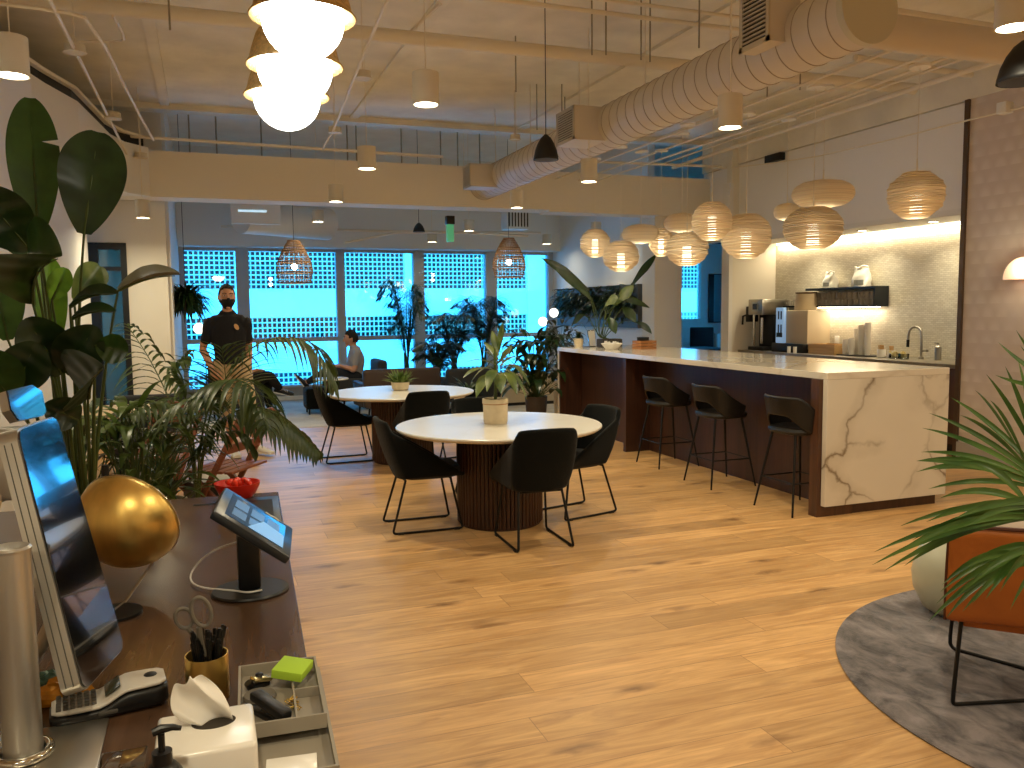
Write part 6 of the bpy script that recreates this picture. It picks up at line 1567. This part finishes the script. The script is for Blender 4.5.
# seated man in the lounge, looking left, ankle crossed on his knee
J = dict(pel=(0, 0, .47), wst=(-.02, 0, .60), chs=(.0, 0, .78), nkb=(-.02, 0, .945), nk=(-.04, 0, .995), hd=(-.07, 0, 1.10),
         shR=(-.01, -.19, .905), elR=(-.08, -.24, .64), wrR=(-.27, -.10, .70), shL=(-.01, .19, .905), elL=(-.10, .22, .64), wrL=(-.30, .08, .66),
         hpR=(-.04, -.09, .47), knR=(-.44, -.12, .62), anR=(-.78, -.08, .46), hpL=(-.04, .09, .47), knL=(-.42, .14, .50), anL=(-.50, .16, .105))
m_greyt = mat('grey_cotton', S(150, 150, 156), .9, bump=(150, .3)); m_denim = mat('dark_denim', S(30, 34, 44), .9)
t, V, M0, sh = human('seated person in grey T-shirt and dark trousers, one leg stretched out, by the window', (2.22, 13.25, .006), 0.0, J, m_greyt, m_denim, mat('black_shoe', S(22, 20, 22), .5), False, (.10, 0, -PI / 2 - .15), seated=True, hairline=.1,
    shoe_dirs={'R': (-.55, 0, .75), 'L': (-1, .1, 0)}, hands={'R': dict(d=(-1, .3, .1), n=(0, .3, -1), side=(0, 1, .3), curl=.9), 'L': dict(d=(-1, -.3, 0), n=(0, 0, -1), side=(0, -1, 0), curl=.9)})
J3 = {k: (-v[0], v[1], v[2]) for k, v in J.items()}
J3.update(knR=(.42, -.10, .60), anR=(.60, .02, .40), knL=(.40, .12, .50), anL=(.44, .12, .105), pel=(0, 0, .47))
t, V, M0, sh = human('seated person in black clothes and black shoes, half hidden behind the standing one', (.42, 12.95, .006), 0.0, J3, m_navy, mat('black_trousers', S(18, 18, 22), .9), MATS['black_shoe'], False, (.1, 0, PI / 2), seated=True,
    shoe_dirs={'R': (1, .0, -.25), 'L': (1, .0, 0)}, hands={'R': dict(d=(1, .3, -.1), n=(0, 0, -1), side=(0, 1, 0), curl=.6), 'L': dict(d=(1, -.3, 0), n=(0, 0, -1), side=(0, -1, 0), curl=.6)})
# ================================================================== LOUNGE AND BACKGROUND FURNITURE
m_brownsofa = mat('brown_leather', S(58, 44, 38), .55, bump=(40, .15)); m_dgrey = mat('dark_grey_fabric', S(52, 54, 58), .95, bump=(150, .3))
def armchair(label, loc, rz, w, mt, name='armchair', cat='armchair', seat_h=.40, back_h=.78, arm=True):
    t = thing(name, label, cat, loc, rz)   # faces +y
    B().box(-w / 2 + .1 * arm, w / 2 - .1 * arm, -.26, .34, seat_h - .17, seat_h, bev=.04, seg=3).build('seat_cushion', mt, t)
    B().box(-w / 2, w / 2, -.40, -.25, .16, back_h, bev=.05, seg=3).build('backrest', mt, t)
    if arm:
        for s_ in (-1, 1): B().box(s_ * w / 2 - (.0 if s_ < 0 else .10), s_ * w / 2 + (.10 if s_ < 0 else 0), -.26, .36, .16, seat_h + .14, bev=.03, seg=3).build('armrest', mt, t)
    for sx in (-1, 1):
        for sy in (-.33, .28): B().cyl((sx * (w / 2 - .07), sy, .0), (sx * (w / 2 - .09), sy, .18), .012, .016, seg=10).build('leg', m_black, t)
    return t
armchair('dark armchair under the seated person in the grey T-shirt', (2.25, 13.25, .005), PI / 2, .74, m_dgrey, seat_h=.37)
armchair('dark armchair under the seated person in black', (.40, 12.95, .005), -PI / 2, .72, m_dgrey, seat_h=.37)
armchair('low brown leather sofa with its back to the tables', (2.62, 12.15, .005), .05, 1.15, m_brownsofa, 'sofa', 'sofa', .38, .72)
armchair('dark chair beside the low sofa, under the window palms', (3.75, 12.5, .005), .1, .8, m_dgrey, seat_h=.38, back_h=.66)
t = thing('side_table', 'small round white side table beside the seated person in grey', 'side table', (1.70, 12.35, .005))
B().lathe([(0, .55), (.24, .55), (.25, .562), (.24, .575), (0, .575)], seg=40).build('tabletop', m_ceramic, t)
for k in range(3): a = 2 * PI * k / 3 + .3; B().cyl((.2 * math.cos(a), .2 * math.sin(a), 0), (.06 * math.cos(a), .06 * math.sin(a), .55), .009, seg=8).build('leg', m_steel, t)
t = thing('ottoman', 'black box ottoman beside the round white side table', 'ottoman', (1.62, 12.95, .005)); B().box(-.25, .25, -.22, .22, .08, .40, bev=.03).build('cushion', m_blackfab, t)
for sx in (-1, 1):
    for sy in (-1, 1): B().cyl((sx * .2, sy * .17, 0), (sx * .2, sy * .17, .1), .012, seg=8).build('leg', m_black, t)
t = thing('planter_box', 'long beige planter box under the window right of the palms', 'planter', (5.0, 12.75, .005))
B().box(-.62, .62, -.2, .2, .05, .52, bev=.01).build('box_body', mat('beige_planter', S(206, 190, 160), .7), t); B().box(-.58, .58, -.17, .17, 0, .05).build('plinth', m_darkframe, t, smooth=False)
B().box(-.57, .57, -.15, .15, .521, .524).build('soil', m_soil, t, smooth=False)
t = thing('tapered_planter', 'tapered pale planter on the floor behind the farther round table', 'planter', (3.15, 10.2, 0))
B().lathe([(0, 0), (.13, 0), (.22, .52), (.20, .52), (.19, .48), (0, .48)], seg=32).build('planter_body', m_pot, t); bl = B(); rr = random.Random(44)
B().lathe([(0, .485), (.192, .485)], seg=24).build('soil', m_soil, t)
for i in range(60):
    a = rr.uniform(0, 6.28); el = rr.uniform(.2, 1.2); bl.leaf((.05 * math.cos(a), .05 * math.sin(a), .49), (math.cos(a) * math.cos(el), math.sin(a) * math.cos(el), math.sin(el)), rr.uniform(.15, .3), .04, 1, 6, .25)
bl.build('foliage', m_green_dark, t)
# two globe floor lamp by the last window, one by the left wall
def globe_lamp(label, loc, gl):
    t = thing('globe_floor_lamp', label, 'floor lamp', loc)
    B().lathe([(0, 0), (.14, 0), (.14, .015), (0, .02)], seg=28).build('base', m_black, t)
    B().cyl((0, 0, .02), (0, 0, max(g[2] for g in gl)), .009, seg=8).build('pole', m_black, t)
    for g in gl:
        B().tube([(0, 0, g[2] - .02), (g[0] * .5, g[1] * .5, g[2] - .03), g], .006, seg=6).build('arm', m_black, t)
        B().ball(g, .085, seg=20).build('glass_globe', emit_material('floor_globe', (1, .92, .8, 1), 3.0), t)
globe_lamp('floor lamp with two white globes beside the wall planter', (5.95, 14.3, .005), [(-.10, 0, 1.32), (.12, 0, 1.48)])
globe_lamp('single white globe floor lamp behind the standing person', (-.02, 14.2, .005), [(-.08, 0, 1.30)])
# dark wooden folding chairs and a pale table behind the desk
def folding_chair(label, loc, rz):
    t = thing('folding_chair', label, 'chair', loc, rz)   # faces +y
    for sx in (-1, 1):
        M_ = Matrix.Identity(4)
        def bar(p0, p1, w, d, nm):
            p0, p1 = Vector(p0), Vector(p1); Q_ = Matrix.Translation(p0) @ rot_to(p1 - p0); B().box(-w / 2, w / 2, -d / 2, d / 2, 0, (p1 - p0).length, bev=.003, M=Q_).build(nm, m_teak, t)
        bar((sx * .22, .25, 0), (sx * .22, -.24, .86), .028, .038, 'leg')
        bar((sx * .19, -.28, 0), (sx * .19, .20, .46), .028, .038, 'leg')
    for i in range(5): B().box(-.235, .235, -.16 + i * .076, -.10 + i * .076, .46, .478, bev=.003).build('seat_slat', m_teak if i else m_teak, t)
    for z, yy in ((.62, -.106), (.74, -.174), (.84, -.231)): B().box(-.22, .22, yy - .009, yy + .009, z - .03, z + .03, bev=.003).build('back_slat', m_teak, t)
    B().box(-.19, .19, -.25, -.232, .06, .09).build('stretcher', m_teak, t)
folding_chair('dark red wooden folding chair beside the kentia palm', (.12, 6.15, 0), 1.0)
folding_chair('dark red wooden folding chair behind the leafy plants', (-.36, 6.75, 0), 2.4)
t = thing('cafe_table', 'pale wooden table among the plants behind the desk', 'table', (-.72, 7.75, 0))
B().box(-.45, .45, -.4, .4, .71, .745, bev=.004).build('tabletop', wood_material('pale_wood', S(216, 186, 144), S(232, 206, 168), 'x', .5), t)
for sx in (-1, 1):
    for sy in (-1, 1): B().box(sx * .4 - .025, sx * .4 + .025, sy * .35 - .025, sy * .35 + .025, 0, .71, bev=.003).build('leg', m_darkframe, t)
armchair('dark lounge chair beside the pale wooden table', (-.55, 8.75, 0), PI, .66, m_dgrey, seat_h=.4, back_h=.74)
t = thing('magazine_rack', 'upright rack with blue and white papers between the wooden chair legs', 'rack', (-.02, 6.62, 0), .4)
B().box(-.16, .16, -.10, .10, 0, .02).box(-.16, .16, -.10, -.09, .02, .3).box(-.16, .16, .09, .10, .02, .3).box(-.16, -.15, -.09, .09, .02, .3).box(.15, .16, -.09, .09, .02, .3).build('rack_body', m_blackp, t, smooth=False)
for i, c_ in enumerate((S(220, 220, 216), S(70, 90, 120), S(226, 224, 220), S(40, 44, 50))):
    tag(B().box(-.13, .13, -.004, .004, 0, .37, bev=.001).build('magazine', mat('paper_%s' % 'abcd'[i], c_, .6), loc=(-.02 + .06 * math.cos(.4 + PI / 2) * (i - 1.5) * .7, 6.62 + .06 * math.sin(.4 + PI / 2) * (i - 1.5) * .7, .0215), rot=(0, 0, .4)), ['white magazine at the front of the floor rack', 'blue magazine in the floor rack', 'white magazine behind the blue one in the rack', 'dark magazine at the back of the floor rack'][i], 'magazine')
# meeting room
t = thing('meeting_table', 'dark table edge in the blue-lit room behind the column', 'table', (8.3, 12.7, 0))
B().box(-1.2, .3, -.5, .5, .80, .84, bev=.004).build('tabletop', m_darkframe, t)
for sx in (-1.1, .2):
    for sy in (-.42, .42): B().box(sx - .025, sx + .025, sy - .025, sy + .025, 0, .80).build('leg', m_darkframe, t, smooth=False)
t = thing('office_chair', 'dark mesh office chair in the blue-lit room behind the column', 'chair', (8.72, 13.45, 0), 2.6)
B().box(-.24, .24, -.22, .24, .50, .56, bev=.025).build('seat', m_dgrey, t); B().box(-.22, .22, -.27, -.23, .68, 1.18, bev=.018).build('backrest', m_dgrey, t); B().cyl((0, 0, .08), (0, 0, .50), .025, seg=12).build('column', m_black, t); B().box(-.02, .02, -.26, -.22, .54, .75).build('back_support', m_black, t)
for k in range(5): a = 2 * PI * k / 5; B().tube([(0, 0, .1), (.28 * math.cos(a), .28 * math.sin(a), .05)], [.02, .012], seg=8).ball((.28 * math.cos(a), .28 * math.sin(a), .028), .028, seg=10).build('base_leg', m_black, t)
t = thing('wall_screen', 'dark framed panel on the wall of the blue-lit room', 'screen', (9.50, 14.19, 1.25))
B().box(-.17, .17, -.03, .0, 0, .96, bev=.004).build('panel_frame', m_darkframe, t); B().box(-.06, .15, -.034, -.0305, .02, .94).build('panel_glass', mat('panel_blue', S(120, 150, 160), .3), t, smooth=False)
t = thing('low_cabinet', 'pale cabinet by the right wall of the blue-lit room', 'cabinet', (9.45, 13.9, 0)); B().box(-.25, .28, -.2, .28, .05, 1.05, bev=.006).build('cabinet_body', m_white, t); B().box(-.24, .27, -.215, -.201, .07, 1.03, bev=.003).build('cabinet_door', m_white, t); B().box(-.22, .25, -.18, .26, 0, .05).build('plinth', m_darkframe, t, smooth=False)
# ================================================================== LIGHT
w = D.worlds.new('world'); bpy.context.scene.world = w; w.use_nodes = True
bg = w.node_tree.nodes['Background']; bg.inputs[0].default_value = (.035, .43, 1.0, 1); bg.inputs[1].default_value = SKY
sc = bpy.context.scene
sc.view_settings.view_transform = 'Standard'; sc.view_settings.look = 'None'; sc.view_settings.gamma = 1; sc.view_settings.exposure = EXPO
sc.view_settings.use_curve_mapping = False
sc.cycles.use_denoising = True
sc.cycles.max_bounces = 7; sc.cycles.diffuse_bounces = 4; sc.cycles.glossy_bounces = 3; sc.cycles.transparent_max_bounces = 12; sc.cycles.transmission_bounces = 4
sc.cycles.sample_clamp_indirect = 6; sc.cycles.caustics_reflective = False; sc.cycles.caustics_refractive = False
